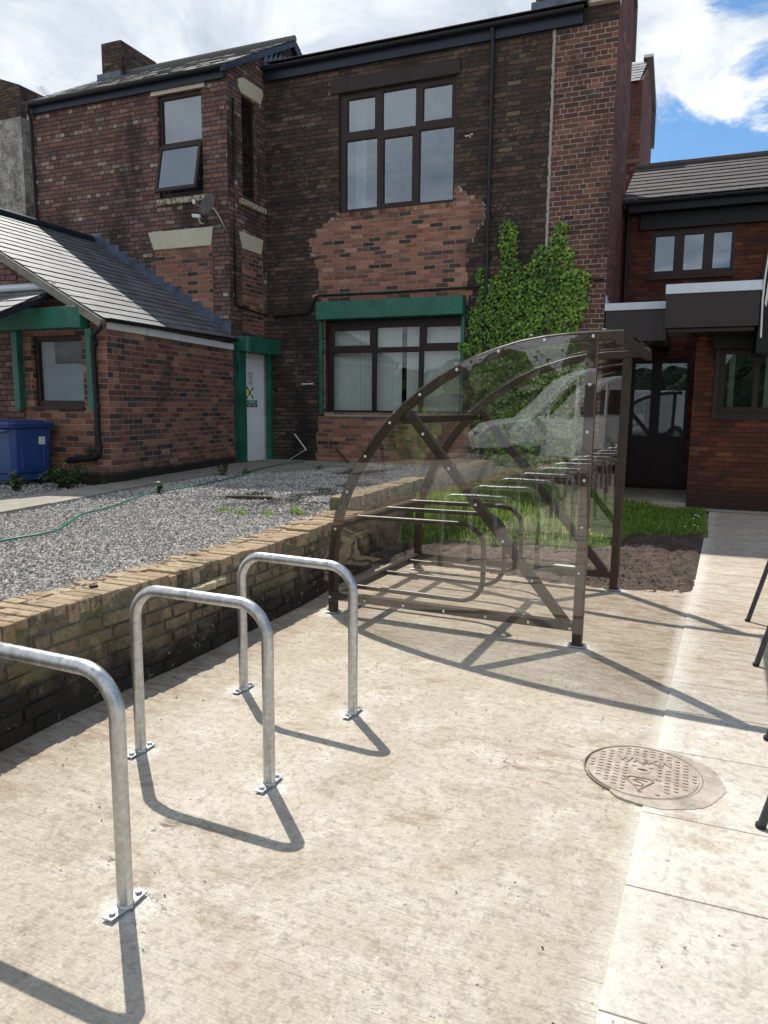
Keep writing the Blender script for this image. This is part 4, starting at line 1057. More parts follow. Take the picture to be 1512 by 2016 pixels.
part(MB().fbox(f, -1.09, 4.64, 6, 4.90, 0, .09), 'shutter_housing', M['charcoal'], wg, bevel=.004)
part(MB().fbox(f, -1.28, 4.90, 6, 5.06, 0, .30), 'soffit', M['charcoal'], wg)
gutter(wg, (-1.38, 14.0, 5.07), (6, 14.0, 5.07))
mb = slates(MB(), (-1.38, 13.98, 5.09), (6, 13.98, 5.09), (-1.38, 16.2, 6.22), (6, 16.2, 6.22), 24, 9, th=.011, jit=0, over=1.15)
slates(mb, (6, 18.4, 5.09), (-1.38, 18.4, 5.09), (6, 16.2, 6.22), (-1.38, 16.2, 6.22), 24, 9, th=.011, jit=0)
mb.tube([(-1.38, 16.2, 6.25), (6, 16.2, 6.25)], .07, 8)
part(mb, 'roof', M['tile'], wg)
part(MB().tube([(-1.30, 14.05, 5.05), (-1.30, 14.2, 4.95), (-1.30, 14.3, 4.85), (-1.30, 14.3, 3.15)], .035, 10), 'drainpipe', M['black'], wg, smooth=True)
# entrance glazing in the recess
en = window(wg, FY(14.3), (-1.12, .14, -.12, 2.42), [(-1.05, 1.03, -.745, 2.35), (-.60, 1.03, -.165, 2.35)], d=-.04, gl='glassdim', name='glazed_entrance')
part(MB().fbox(FY(14.3), -1.09, .16, -.15, .96, -.04, -.02), 'kick_panel', M['frame'], en)
# porch roofs
part(MB().box(-1.37, 12.2, 2.56, -.47, 14.28, 3.03), 'porch_fascia', M['fascia'], wg, bevel=.006)
part(MB().box(-1.385, 12.17, 3.03, -.47, 14.29, 3.14), 'porch_trim', M['upvc'], wg, bevel=.004)
part(MB().prism(FX(XE+.02), [(12.2, 3.14), (13.0, 3.14), (12.2, 3.27)], -.01, 0), 'upstand', M['upvc'], wg)
part(MB().box(-.47, 11.4, 2.665, .72, 12.299, 3.13).box(-.42, 11.5, 2.61, .68, 12.299, 2.665), 'porch_fascia', M['fascia'], wg, bevel=.006)
part(MB().box(-.48, 11.37, 3.13, .74, 12.298, 3.26), 'porch_trim', M['upvc'], wg, bevel=.004)
part(MB().box(.72, 11.5, 2.3, 3.0, 12.29, 3.4), 'porch_return', M['charcoal'], wg, bevel=.01)
part(MB().prism(FY(11.39), [(.775, 2.95), (.80, 3.3), (.83, 3.75), (.85, 3.75), (.83, 3.25), (.80, 2.9)], -.02, 0).tube([(.76, 11.36, 2.5), (.745, 11.35, 3.0), (.755, 11.35, 3.3), (.80, 11.36, 3.9)], .012, 6), 'hanging_strip', M['white'], wg)
part(MB().box(-.03, 12.15, 2.42, -.3, 12.6, 2.6), 'corbel', M['charcoal'], wg) if False else None
part(MB().fbox(FY(12.3), .19, 2.42, 3.0, 2.66, 0., .16), 'shutter_housing', M['charcoal'], wg, bevel=.006)
window(wg, FY(12.3), pw, [(.37, 1.56, .78, 2.36), (.84, 1.56, 1.4, 2.36), (1.46, 1.56, 2.1, 2.36)], d=-.06, gl='glassdim')
part(MB().fbox(FY(12.3), .24, 1.39, 2.3, 1.475, 0, .05).fbox(FY(12.3), .24, 1.475, .298, 2.42, 0, .05), 'sill', M['frame'], wg)
part(MB().box(.45, 12.7, 1.5, .53, 12.72, 2.42).box(.95, 12.7, 1.5, 1.1, 12.72, 2.42), 'curtain', M['blind'], wg)
# rear block beyond
rb = thing('rear_brick_block', 'distant tall narrow brick gable with slates beyond the wing roof', 'building', (-3, 17, 0))
part(MB().box(-5, 17.0, 0, -1.4, 20.4, 8.1).prism(FX(-1.4), [(17.0, 8.1), (20.4, 8.1), (20.4, 8.55), (18.4, 9.0), (17.0, 8.2)], -.5, 0.), 'wall', M['brick_end'], rb)
mb = slates(MB(), (-5, 16.9, 8.15), (-1.45, 16.9, 8.15), (-5, 18.6, 9.2), (-1.45, 18.6, 9.2), 12, 7)
part(mb, 'roof', M['slate'], rb)
part(MB().prism(FX(-1.33), [(20.3, 7.9), (20.45, 7.9), (20.35, 8.9), (18.5, 9.3), (18.4, 9.2), (20.2, 8.7)], -.2, 0.), 'verge_slates', M['slate'], rb)

# ------------------------------------------------------------------ ivy
def leafmesh(mb, c, n, upv, s, r):
    a = n.cross(upv).normalized(); b = a.cross(n).normalized()
    P = [(-.0, -.45), (-.38, -.42), (-.55, .0), (-.28, .08), (0, .62), (.28, .08), (.55, .0), (.38, -.42)]
    pts = [c+a*x*s+b*-y*s-n*(abs(x)*.25*s) for x, y in P]
    mb.add(pts, [(0, 1, 2, 3), (0, 3, 4), (0, 4, 5), (0, 5, 6, 7)], r)
ivp = [(-3.08, 4.30), (-3.06, 4.47), (-2.93, 4.50), (-2.81, 4.45), (-2.78, 4.18), (-2.80, 3.95), (-2.72, 3.81), (-2.62, 3.74), (-2.52, 3.9), (-2.45, 4.08), (-2.33, 4.08), (-2.30, 3.85), (-2.24, 4.15), (-2.2, 4.36), (-2.09, 4.46), (-2.0, 4.31), (-1.98, 4.05), (-1.9, 3.96), (-1.87, 3.68), (-1.72, 3.68), (-1.62, 3.52), (-1.66, 3.3), (-1.60, 3.2), (-1.70, 3.0), (-1.78, 2.8), (-1.9, 2.7), (-1.75, 2.45), (-1.62, 2.2), (-1.70, 1.7), (-1.65, 1.1), (-1.9, .5), (-3.3, .45), (-3.45, 1.5), (-3.5, 2.3), (-3.72, 2.45), (-3.74, 2.55), (-3.52, 2.6), (-3.56, 3.05), (-3.42, 3.25), (-3.36, 3.5), (-3.45, 3.62), (-3.42, 3.8), (-3.3, 3.78), (-3.26, 3.58), (-3.16, 3.66), (-3.0, 3.62), (-3.05, 3.95)]
iv = thing('ivy', 'bright green ivy climbing the sooty wall beside the black drainpipe', 'ivy', (-2.5, 12.15, .5))
mb = MB(); k = 0; rr = random.Random(11)
while k < 9500:
    x, z = rr.uniform(-3.75, -1.58), rr.uniform(.45, 4.5)
    jx, jz = x+rr.gauss(0, .02), z+rr.gauss(0, .02)
    if not in_poly(jx, jz, ivp): continue
    if z < 1.9 and rr.random() < .35: continue
    if mn.noise(V((x*5, z*5, 2))) < -.42 and rr.random() < .75: continue
    th = .03+.10*(mn.noise(V((x*3.2, z*3.2, 0)))*.5+.5)
    lay = rr.random(); d = .012+th*lay
    n = V((rr.gauss(0, .35), -1, rr.gauss(.30, .3))).normalized(); s = rr.uniform(.022, .062)*(1.0 if z > 1.5 else 1.3)
    upv = V((rr.gauss(0, .4), 0, 1))
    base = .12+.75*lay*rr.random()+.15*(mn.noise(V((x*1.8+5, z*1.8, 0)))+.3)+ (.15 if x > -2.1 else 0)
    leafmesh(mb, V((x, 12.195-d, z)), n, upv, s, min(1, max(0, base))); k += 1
part(mb, 'foliage', M['ivy'], iv)
mb = MB()
for i in range(16):
    x = rr.uniform(-3.2, -1.8); pts = []; z = .45; topz = rr.uniform(2.6, 4.2)
    while z < topz:
        if in_poly(x, z, ivp): pts.append((x, 12.18, z))
        x += rr.gauss(0, .04); z += .12
    if len(pts) > 3: mb.tube(pts, .008, 5)
part(mb, 'stem', M['stem'], iv)

# ------------------------------------------------------------------ cycle hoops
def arcpts(cx_, cz_, rad, a0, a1, n): return [(cx_+rad*math.cos(a0+(a1-a0)*i/n), cz_+rad*math.sin(a0+(a1-a0)*i/n)) for i in range(n+1)]
def hexbolt(mb, c, r=.011, h=.010, ax=(0, 0, 1)):
    mb.cyl(c, ax, r*1.5, .003, 16); mb.cyl(V(c)+V(ax)*.003, ax, r, h, 6)
def make_hoop(label):
    root = thing('cycle_hoop', label, 'cycle stand', (0, 0, 0), 'galvanised cycle hoops in a row')
    Wd, Hh, rad = .685, .757, .135
    P = [(0, .004), (0, .25), (0, Hh-rad)]+arcpts(rad, Hh-rad, rad, math.pi, math.pi/2, 10)[1:]+[(Wd/2, Hh)]+arcpts(Wd-rad, Hh-rad, rad, math.pi/2, 0, 10)+[(Wd, .25), (Wd, .004)]
    MB().tube([(x-Wd/2, 0, z) for x, z in P], .0245, 28, up=(0, 1, 0)).build('tube', M['galv'], root, smooth=True)
    for s in (-1, 1):
        x = s*Wd/2; mb = MB()
        mb.zprism([(x-.020, -.078), (x+.018, -.076), (x+.022, .0), (x+.018, .076), (x-.020, .078), (x-.024, 0)], .0045, .0115)
        mb.cyl((x, 0, .011), (0, 0, 1), .0285, .006, 20, .025)
        pl = mb.build('base_plate', M['galv'], root, bevel=.0015)
        for q in (-.056, .056):
            b = MB(); hexbolt(b, (x, q, .0086)); b.build('bolt', M['galv'], pl)
    return root
hoop0 = make_hoop('galvanised cycle hoop nearest the camera, cut off by the left edge')
HS = [((-1.88, 1.648), -2.3, None), ((-1.863, 2.468), -2.0, 'galvanised cycle hoop in the middle of the three in front'), ((-1.850, 3.264), -4.2, 'galvanised cycle hoop furthest back, overlapping the corner of the shelter')]
for i in range(8): HS.append(((-1.885+.004*i, .83-.82*i), -2.0+random.uniform(-1, 1), 'galvanised cycle hoop behind the camera, seen only mirrored in the shelter panel'))
for i, ((x, y), a, lb) in enumerate(HS):
    o = hoop0 if i == 0 else copy_tree(hoop0)
    o.location = (x, y, 0); o.rotation_euler = (0, 0, R(a))
    if lb: o['label'] = lb

# ------------------------------------------------------------------ cycle shelter
sh = thing('cycle_shelter', 'dark brown quarter round cycle shelter with clear plastic sides and roof', 'cycle shelter', (-2.441, 4.835, 0))
SR = R(-2.28); su = V((math.cos(SR), math.sin(SR), 0)); sv = V((-math.sin(SR), math.cos(SR), 0)); LV = 1.73
def sp3(u, v, z): return V((-2.441, 4.835, 0))+su*u+sv*v+V((0, 0, z))
arch = [(.012, .0), (.012, .18), (.014, .42), (.032, .60), (.075, .78), (.135, .93), (.205, 1.07), (.29, 1.20), (.38, 1.325), (.481, 1.437), (.59, 1.541), (.704, 1.632), (.83, 1.717), (.966, 1.791), (1.105, 1.855), (1.248, 1.903), (1.39, 1.942), (1.543, 1.966), (1.69, 1.979), (1.841, 1.984), (2.02, 1.985)]
T = .062
def prof(w_, h_, ch=.006):
    x, y = w_/2, h_/2
    return [(x-ch, -y), (x, -y+ch), (x, y-ch), (x-ch, y), (-x+ch, y), (-x, y-ch), (-x, -y+ch), (-x+ch, -y)]
for nm, v0, vb in (('front', .03, -1), ('rear', LV-.03, 1)):
    mb = MB().sweep([sp3(u, v0, z) for u, z in arch], prof(T*.95, T), up=(0, 1, 0) if False else tuple(sv))
    mb.add([], [])
    fr = part(mb, 'arch_rib', M['brown'], sh)
    part(MB().bar(sp3(1.825, v0, .008), sp3(1.838, v0, 1.955), T, T, up=tuple(sv)), 'post', M['brown'], sh)
    part(MB().bar(sp3(.615, v0, 1.50), sp3(1.745, v0, .15), T*.96, T*.9, up=tuple(sv)), 'brace', M['brown'], sh)
    part(MB().bar(sp3(.045, v0, .135), sp3(1.80, v0, .135), T*.94, T*.94, up=tuple(sv)), 'bottom_rail', M['brown'], sh)
    for u in (.012, 1.825):
        c = sp3(u, v0, 0)
        q = MB().zprism([tuple((c+su*a+sv*b)[:2]) for a, b in ((-.055, -.04), (.055, -.04), (.055, .04), (-.055, .04))], .0045, .012)
        pl = part(q, 'foot_plate', M['galv'], sh, bevel=.002)
        
        for sg in (-1, 1):
            b = MB(); hexbolt(b, c+su*.044*sg+V((0, 0, .012))); part(b, 'bolt', M['galv'], pl)
    # end panel, slightly outside the frame
    vo = v0+vb*(T/2+.004)
    pv = [(u, z) for u, z in arch if z > .09]; pv = [(.0, .10)]+[(u-.025*(1 if z < 1.5 else .6), z+.012) for u, z in pv[1:-1]]+[(1.872, 1.995), (1.858, .10)]
    mb = MB()
    # triangulated as vertical strips so that it stays planar
    lo = [(u, .10) for u, z in pv[:-1]]
    N = 26; us = np.linspace(.0, 1.866, N)
    au = [p[0]-.02 for p in arch if p[1] > .3]; az = [p[1]+.012 for p in arch if p[1] > .3]; au[0] = -.02
    fz = lambda u: float(np.interp(u, au, az))
    fl = lambda z: float(np.interp(z, az, au)) if z > az[0] else -.012
    poly = [(-.012, .095), (1.858, .095), (1.872, 1.99)]+[(u-.018, z+.012) for u, z in arch[::-1][2:] if z > .2]
    n = len(poly); A0 = [sp3(u, vo, z) for u, z in poly]; A1 = [sp3(u, vo+vb*.004, z) for u, z in poly]
    MBp = MB().add(A0, [tuple(range(n))] if vb < 0 else [tuple(range(n))], 0.)
    part(MBp, 'end_panel', M['pet'], sh)
    # visible polished edge of the sheet
    part(MB().sweep([A0[1], A0[2]], [(-.0025, -.0025), (.0025, -.0025), (.0025, .0025), (-.0025, .0025)]), 'panel_edge', simple('tinted sheet edge', (.16, .08, .05), .3), sh)
    bl = [(0.000, .127), (.047, .647), (.145, .928), (.29, 1.191), (.481, 1.432), (.704, 1.627), (.966, 1.791), (1.248, 1.904), (1.543, 1.967), (1.841, 1.982), (1.834, 1.69), (1.832, 1.398), (1.828, 1.094), (1.826, .795), (1.822, .496), (1.78, .125), (1.507, .13), (1.21, .13), (.908, .13), (.6, .13), (.292, .13), (.731, 1.36), (.924, 1.13), (1.12, .895), (1.316, .66), (1.521, .415)]
    mb = MB()
    for u, z in bl:
        part(MB().cyl(sp3(u, vo, z), sv*vb, .0105, .007, 12, .008), 'bolt_cap', M['white_bolt'], sh, smooth=True)
for (u, z, w_, h_, nm) in ((.56, 1.452, .05, .055, 'purlin'), (.045, .672, .05, .055, 'mid_rail'), (.03, .137, .05, .055, 'low_rail'), (2.0, 1.962, .05, .06, 'front_beam')):
    part(MB().bar(sp3(u, .06 if nm != 'front_beam' else 0., z), sp3(u, LV-.06 if nm != 'front_beam' else LV, z), w_, h_), nm, M['brown'], sh)
# curved roof sheet
ra = [(u, z) for u, z in arch if z > .5]
rs_ = [(-.012, .16), (-.012, .42)]+ra
mb = MB(); NV = 14; vs = []; fs = []
dense = []
for (a, b) in zip(rs_, rs_[1:]):
    for k in range(3): dense.append((a[0]+(b[0]-a[0])*k/3, a[1]+(b[1]-a[1])*k/3))
dense.append(rs_[-1])
for i, (u, z) in enumerate(dense):
    a = dense[max(0, i-1)]; b = dense[min(len(dense)-1, i+1)]; tx, tz = b[0]-a[0], b[1]-a[1]; L = math.hypot(tx, tz)
    nx, nz = -tz/L, tx/L
    for j in range(NV+1):
        v = LV*j/NV; wv = .006*math.sin(j/NV*math.pi)*math.sin(i*.9+j*.3)
        o_ = T/2+.006+wv
        vs.append(sp3(u+nx*o_, v, z+nz*o_))
for i in range(len(dense)-1):
    for j in range(NV): fs.append((i*(NV+1)+j, i*(NV+1)+j+1, (i+1)*(NV+1)+j+1, (i+1)*(NV+1)+j))
mb.add(vs, fs, 0.)
part(mb, 'roof_sheet', M['petroof'], sh, smooth=True)
mb = MB()
for u, z in ((1.9, 2.02), (1.45, 2.0), (.95, 1.83), (.5, 1.5)):
    for v in (.03, LV-.03): part(MB().cyl(sp3(u, v, z), (0, 0, 1), .011, .008, 10), 'bolt_cap', M['white_bolt'], sh)
# three wheel racks welded to the rails
for v in (.34, .90, 1.42):
    ux, r0 = 1.08, .17
    P = [(.06, .69), (ux-r0-.03, .70)]+[(ux-r0+r0*math.cos(q), .53+r0*math.sin(q)) for q in np.linspace(math.pi/2, 0, 8)]+[(ux, .31)]+[(ux-r0+r0*math.cos(q), .30+r0*math.sin(q)) for q in np.linspace(0, -math.pi/2, 8)]+[(.05, .137)]
    part(MB().tube([sp3(a, v, b) for a, b in P], .019, 14, up=tuple(sv)), 'wheel_rack', M['brown'], sh, smooth=True)

# ------------------------------------------------------------------ manhole cover
mc = (-.112, 3.185); mr = .228
mh = thing('manhole_cover', 'round rusty iron manhole cover with chevron tread and raised lettering', 'manhole cover', (mc[0], mc[1], 0))
def disc(mb, c, r0, z0, z1, seg=64): return mb.cyl((c[0], c[1], z0), (0, 0, 1), r0, z1-z0, seg)
part(disc(MB(), mc, mr, -.01, .0076), 'plate', M['iron'], mh, bevel=.002)
mb = MB()
ring = [(mc[0]+(mr+.012)*math.cos(q), mc[1]+(mr+.008)*math.sin(q), .0035) for q in np.linspace(0, 2*math.pi, 65)[:-1]]
mb.tube(ring, .0045, 6, closed=True); part(mb, 'rim', simple('dark iron rim', (.22, .17, .125), .8, var=.3, vs=9), mh)
mb = MB()
for i in range(-6, 7):
    for j in range(-8, 9):
        x, y = i*.0345, j*.0275+(.006 if i % 2 else 0)
        if math.hypot(x, y) > mr-.018: continue
        if .055 < y < .125 and -.105 < x < .125: continue
        if -.19 < y < -.04 and -.06 < x < .085: continue
        if math.hypot(x, y) < .045: continue
        X, Y = mc[0]+x, mc[1]+y
        if i % 2: mb.obox((X-.0105, Y-.002, .0070), (.021, 0, 0), (0, .004, 0), (0, 0, .0034))
        else:
            mb.obox((X-.0095, Y+.004, .0070), (.0095, -.008, 0), (.002, .0035, 0), (0, 0, .0034)); mb.obox((X, Y-.004, .0070), (.0095, .008, 0), (-.002, .0035, 0), (0, 0, .0034))
tr_ = simple('worn tread', (.30, .235, .185), .7, metal=.1, var=.3, vs=30)
part(mb, 'tread', tr_, mh)
text('WREKIN', .058, None, 0, 0, 0, tr_, mh, 'lettering', .0026, bold=.0022, flat=((mc[0]-.105, mc[1]+.068, .0086), (1, .03, 0), (-.03, 1, 0)))
text('EN 124', .026, None, 0, 0, 0, tr_, mh, 'lettering', .0015, flat=((mc[0]+.0, mc[1]-.075, .0086), (1, .03, 0), (-.03, 1, 0)))
mb = MB(); c = V((mc[0]-.005, mc[1]-.12, .0086))
for pts in ([(-.055, .03), (-.04, .05), (.04, .05), (.055, .03), (0, -.06), (-.055, .03)], [(.03, .025), (-.01, .035), (-.025, .02), (.015, .0), (.01, -.022), (-.02, -.02)]):
    mb.sweep([c+V((a, b, 0)) for a, b in pts], [(-.003, -.002), (.003, -.002), (.003, .003), (-.003, .003)])
part(mb, 'maker_mark', tr_, mh)
mb = MB(); mb.cyl((mc[0], mc[1]+.005, .0076), (0, 0, 1), .034, .002, 24); part(mb, 'keyhole_boss', M['iron'], mh, bevel=.001)
part(MB().zprism([(mc[0]-.02, mc[1]), (mc[0], mc[1]-.004), (mc[0]+.02, mc[1]), (mc[0]+.02, mc[1]+.008), (mc[0], mc[1]+.013), (mc[0]-.02, mc[1]+.008)], .0097, .0104), 'keyhole', M['rubber'], mh)
# mortar collar around its right side
mb = MB(); inner = []; outer = []
for i in range(65):
    q = R(-118+190*i/64); ro = mr+.012+.085*math.sin(math.pi*i/64)**.6+.004*math.sin(i*.55)+.002*math.sin(i*2.3)
    inner.append((mc[0]+(mr+.004)*math.cos(q), mc[1]+(mr+.004)*math.sin(q))); outer.append((mc[0]+ro*math.cos(q), mc[1]+ro*math.sin(q)*.98))
for i in range(64): mb.zprism([inner[i], outer[i], outer[i+1], inner[i+1]], -.01, .0070)
part(mb, 'mortar_collar', M['patch'], mh)

# ------------------------------------------------------------------ splayed leg tables at the right edge
def table(label, ya, yb, xa, xb):
    tb = thing('garden_table', label, 'table', ((xa+xb)/2+.5, (ya+yb)/2, 0), 'dark metal garden tables')
    Lx = 1.05
    top = MB(); x0 = min(xa, xb)+.24
    for k in range(8): top.box(x0+k*.1, ya+.06, .715, x0+k*.1+.092, yb-.06, .74)
    part(top, 'tabletop', M['tablemetal'], tb, bevel=.004)
    part(MB().box(x0+.05, ya+.1, .665, x0+.72, ya+.14, .714).box(x0+.05, yb-.14, .665, x0+.72, yb-.1, .714), 'apron', M['tablemetal'], tb)
    for (x, y, s) in ((xa, ya, 1), (xb, yb, 1), (xa+Lx, ya, -1), (xb+Lx, yb, -1)):
        part(MB().tube([(x, y, .012), (x+s*.165, y+(.02 if y == ya else -.02), .70)], .0165, 14), 'leg', M['tablemetal'], tb, smooth=True)
        part(MB().cyl((x-s*.002, y, .0085), (0, 0, 1), .019, .014, 14), 'foot', M['rubber'], tb)
    return tb
table('dark grey metal table at the right edge, nearer the soil bed', 4.847, 5.88, .44, .455)
table('dark grey metal table at the right edge, closer to the camera', 2.905, 3.742, .325, .415)

# ------------------------------------------------------------------ wheelie bin
bn = thing('wheelie_bin', 'large blue plastic wheelie bin with white sticker beside the extension', 'bin', (-8.2, 7.03, .5))
def taper(mb, x0, x1, y0, y1, z0, z1, k, r=.0):
    cx_, cy_ = (x0+x1)/2, (y0+y1)/2
    def ringp(z, s, c=.05):
        hx, hy = (x1-x0)/2*s, (y1-y0)/2*s
        return [(cx_+a, cy_+b, z) for a, b in ((-hx+c, -hy), (hx-c, -hy), (hx, -hy+c), (hx, hy-c), (hx-c, hy), (-hx+c, hy), (-hx, hy-c), (-hx, -hy+c))]
    A_, B_ = ringp(z0, k), ringp(z1, 1.)
    return mb.add(A_+B_, [tuple(range(7, -1, -1)), tuple(range(8, 16))]+[(i, (i+1) % 8, 8+(i+1) % 8, 8+i) for i in range(8)], r)
mb = taper(MB(), -8.62, -7.77, 6.70, 7.36, .66, 1.24, .91)
taper(mb, -8.56, -7.83, 6.76, 7.31, .56, .66, .97)
part(mb, 'body', M['bin'], bn, bevel=.014)
mb = MB()
for y in (6.86, 7.20): mb.box(-7.81, y-.02, .72, -7.785, y+.02, 1.2)
part(mb, 'side_rib', M['bin'], bn, bevel=.008)
mb = taper(MB(), -8.68, -7.71, 6.64, 7.40, 1.235, 1.265, .97); taper(mb, -8.66, -7.73, 6.66, 7.38, 1.265, 1.30, .985); taper(mb, -8.55, -7.85, 6.76, 7.30, 1.30, 1.325, 1.1)
part(mb, 'lid', M['bin'], bn, bevel=.012)
part(MB().tube([(-8.6, 6.62, 1.2), (-7.78, 6.62, 1.2)], .018, 10), 'handle', M['bin'], bn, smooth=True)
for x, y in ((-7.86, 6.83), (-7.86, 7.22), (-8.5, 6.83)):
    q = part(MB().cyl((x-.03, y, .568), (1, 0, 0), .072, .055, 20), 'wheel', M['rubber'], bn, smooth=True)
    part(MB().cyl((x+.025, y, .568), (1, 0, 0), .03, .004, 14), 'hub', M['galv'], q)
fb = FX(-7.79)
part(MB().fbox(fb, 7.11, 1.02, 7.21, 1.12, -.01, .012), 'sticker', M['paper'], bn)
part(MB().fbox(fb, 7.13, 1.04, 7.19, 1.047, .012, .0135).fbox(fb, 7.157, 1.07, 7.163, 1.095, .012, .0135), 'sticker_print', M['inkred'], bn)
# ------------------------------------------------------------------ small things
mb = MB().sweep([(-6.84, 12.10, 1.02), (-6.56, 12.03, .735), (-6.585, 12.0, .72), (-6.86, 11.86, .535)], [(-.014, -.003), (.014, -.003), (.014, .003), (-.014, .003)])
tag(mb.build('bent_trim', M['white']), 'thin white bent plastic strip leaning on the sooty wall by the door', 'strip')
mb = MB().sweep([(-6.0, 12.12, .78), (-5.83, 12.05, .65), (-5.66, 11.95, .52)], [(-.018, -.012), (.018, -.012), (.018, .012), (-.018, .012)])
tag(mb.build('timber_offcut', M['stem']), 'short dark timber offcut leaning on the wall below the green framed window', 'timber')
hp = [(-4.7, 3.6), (-4.72, 4.0), (-4.70, 4.38), (-4.95, 4.8), (-5.2, 5.2), (-5.28, 5.55), (-5.42, 5.95), (-5.62, 6.4), (-5.74, 6.75), (-5.75, 7.1), (-5.78, 7.6), (-5.85, 8.1), (-5.93, 8.6), (-6.08, 9.2), (-6.25, 9.8), (-6.42, 10.6), (-6.5, 11.3), (-6.45, 11.9)]
hs = []
for i in range(len(hp)-1):
    for k in range(4):
        t_ = k/4; p0, p1, p2, p3 = [np.array(hp[max(0, min(len(hp)-1, i+q))]) for q in (-1, 0, 1, 2)]
        c_ = .5*((2*p1)+(-p0+p2)*t_+(2*p0-5*p1+4*p2-p3)*t_**2+(-p0+3*p1-3*p2+p3)*t_**3); hs.append((c_[0], c_[1], .528 if not in_poly(c_[0], c_[1], PP) else .545))
tag(MB().tube(hs, .009, 8).build('garden_hose', M['hose'], smooth=True), 'thin green garden hose lying across the gravel towards the door', 'hose')
tag(MB().tube([(-4.78, 6.9, .522), (-4.6, 6.95, .53), (-4.4, 7.0, .525), (-4.3, 7.08, .52)], .022, 7).build('rotten_stick', M['stem'], smooth=True), 'short black rotten stick lying on the gravel', 'stick')
mb = MB()
for i in range(14):
    c = V((-2.05+random.uniform(-.05, .05), 8.55+random.uniform(-.04, .04), lawn_z(-2.05, 8.55)+.08+random.uniform(0, .03))); a = V((random.uniform(-1, 1), random.uniform(-1, 1), random.uniform(-.5, .5))).normalized()*.04; b = a.cross(V((random.uniform(-1, 1), 1, 1))).normalized()*.03
    mb.quad(c-a, c+b, c+a, c-b)
tag(mb.build('paper_litter', M['paper']), 'crumpled white tissue lying in the bright grass', 'litter')
tag(MB().zprism([(-1.16, 6.82), (-1.02, 6.80), (-.92, 6.84), (-.95, 6.90), (-1.1, 6.9)], .07, .095).build('packaging_scrap', M['paper'], bevel=.008), 'white scrap of packaging on the soil behind the shelter', 'litter')
tag(MB().obox((-2.30, 6.12, .0), (.09, .02, 0), (-.01, .03, 0), (0, 0, .02)).build('blue_scrap', M['bin'], bevel=.003), 'small blue plastic scrap on the concrete under the shelter low rail', 'litter')
tag(MB().zprism([(-3.03, 3.05), (-3.0, 3.04), (-2.98, 3.07), (-3.01, 3.09)], .54, .558).build('coping_pebble', M['rubber'], bevel=.004), 'black lump lying on the wall coping', 'stone')
# grit on the concrete
mb = MB()
for i in range(420):
    x = random.uniform(-2.6, .0); y = random.uniform(1.3, 6.5)
    s = random.choice([.0015, .0015, .002, .002, .003, .0035, .005]); c = V((x, y, s*.25)); a = V((random.gauss(0, 1), random.gauss(0, 1), random.gauss(0, .5))).normalized(); b = V((-a.y, a.x, 0)); e = V((0, 0, 1))
    mb.add([c+a*s*1.3, c-a*s, c+b*s, c-b*s*.8, c+e*s*.8, c-e*s*.5], [(0, 2, 4), (2, 1, 4), (1, 3, 4), (3, 0, 4), (2, 0, 5), (1, 2, 5), (3, 1, 5), (0, 3, 5)])
tag(mb.build('grit', simple('dark grit', (.07, .05, .035), .9)), 'tiny dark crumbs of grit and soil scattered over the concrete', 'grit', kind='stuff')

# weeds
def weed(name, label, cat, x, y, z, n, h, spread, m='weed', flowers=0, ls=.03, fm='petal', seed=0):
    r = random.Random(seed+int(x*100)); root = thing(name, label, cat, (x, y, z)); st = MB(); lf = MB(); fl = MB()
    for i in range(n):
        a = r.uniform(0, 6.28); l = r.uniform(.2, 1)*spread; hh = h*r.uniform(.55, 1.0)*(1-.35*l/spread)
        p = [V((x+l*.15*math.cos(a), y+l*.15*math.sin(a), z)), V((x+l*.5*math.cos(a), y+l*.5*math.sin(a), z+hh*.6)), V((x+l*math.cos(a), y+l*math.sin(a), z+hh))]
        st.tube(p, .003, 4)
        for k in range(int(5+hh/.03)):
            t_ = r.uniform(.12, 1); q = p[0].lerp(p[1], t_*2) if t_ < .5 else p[1].lerp(p[2], t_*2-1)
            leafmesh(lf, q+V((r.gauss(0, .02), r.gauss(0, .02), r.gauss(0, .01))), V((r.gauss(0, .6), r.gauss(-.3, .6), 1)).normalized(), V((r.gauss(0, 1), r.gauss(0, 1), .3)), ls*r.uniform(.6, 1.3), r.random())
        if i < flowers:
            q = p[2]
            for k in range(7):
                b = k*.9; fl.quad(q, q+V((math.cos(b)*.012, math.sin(b)*.012, .006)), q+V((math.cos(b+.4)*.02, math.sin(b+.4)*.02, .004)), q+V((math.cos(b+.8)*.012, math.sin(b+.8)*.012, .006)))
    part(st, 'stem', M['weed'], root); part(lf, 'leaves', M[m], root)
    if flowers: part(fl, 'flower', M[fm], root)
    return root
weed('weed_bush', 'leafy dark weed clump with tiny yellow flowers between bin and downpipe', 'weed', -7.18, 6.95, .49, 34, .42, .34, flowers=3, ls=.035)
weed('ragwort', 'small ragwort with bright yellow flower in front of the blue bin', 'weed', -7.42, 6.42, .49, 9, .30, .13, flowers=5, ls=.04)
weed('wall_weed', 'thin weed sprouting from the brick wall above the bent drainpipe', 'weed', -7.22, 7.40, .86, 6, .2, .07, ls=.03)
for i, (x, y, n, h, lb) in enumerate(((-5.72, 6.9, 9, .24, 'green weed beside the hose at the path edge, middle of the gravel'), (-6.35, 9.1, 9, .26, 'bushy weed at the path edge nearest the white door'), (-6.2, 9.5, 6, .16, 'little weed just right of the bushy one by the path'), (-6.92, 7.3, 5, .12, 'low weed at the foot of the extension corner'), (-5.55, 10.6, 4, .12, 'tiny weed at the end of the paving below the green framed window'))):
    weed('path_weed', lb, 'weed', x, y, .495, n, h, .09, ls=.03, seed=i)
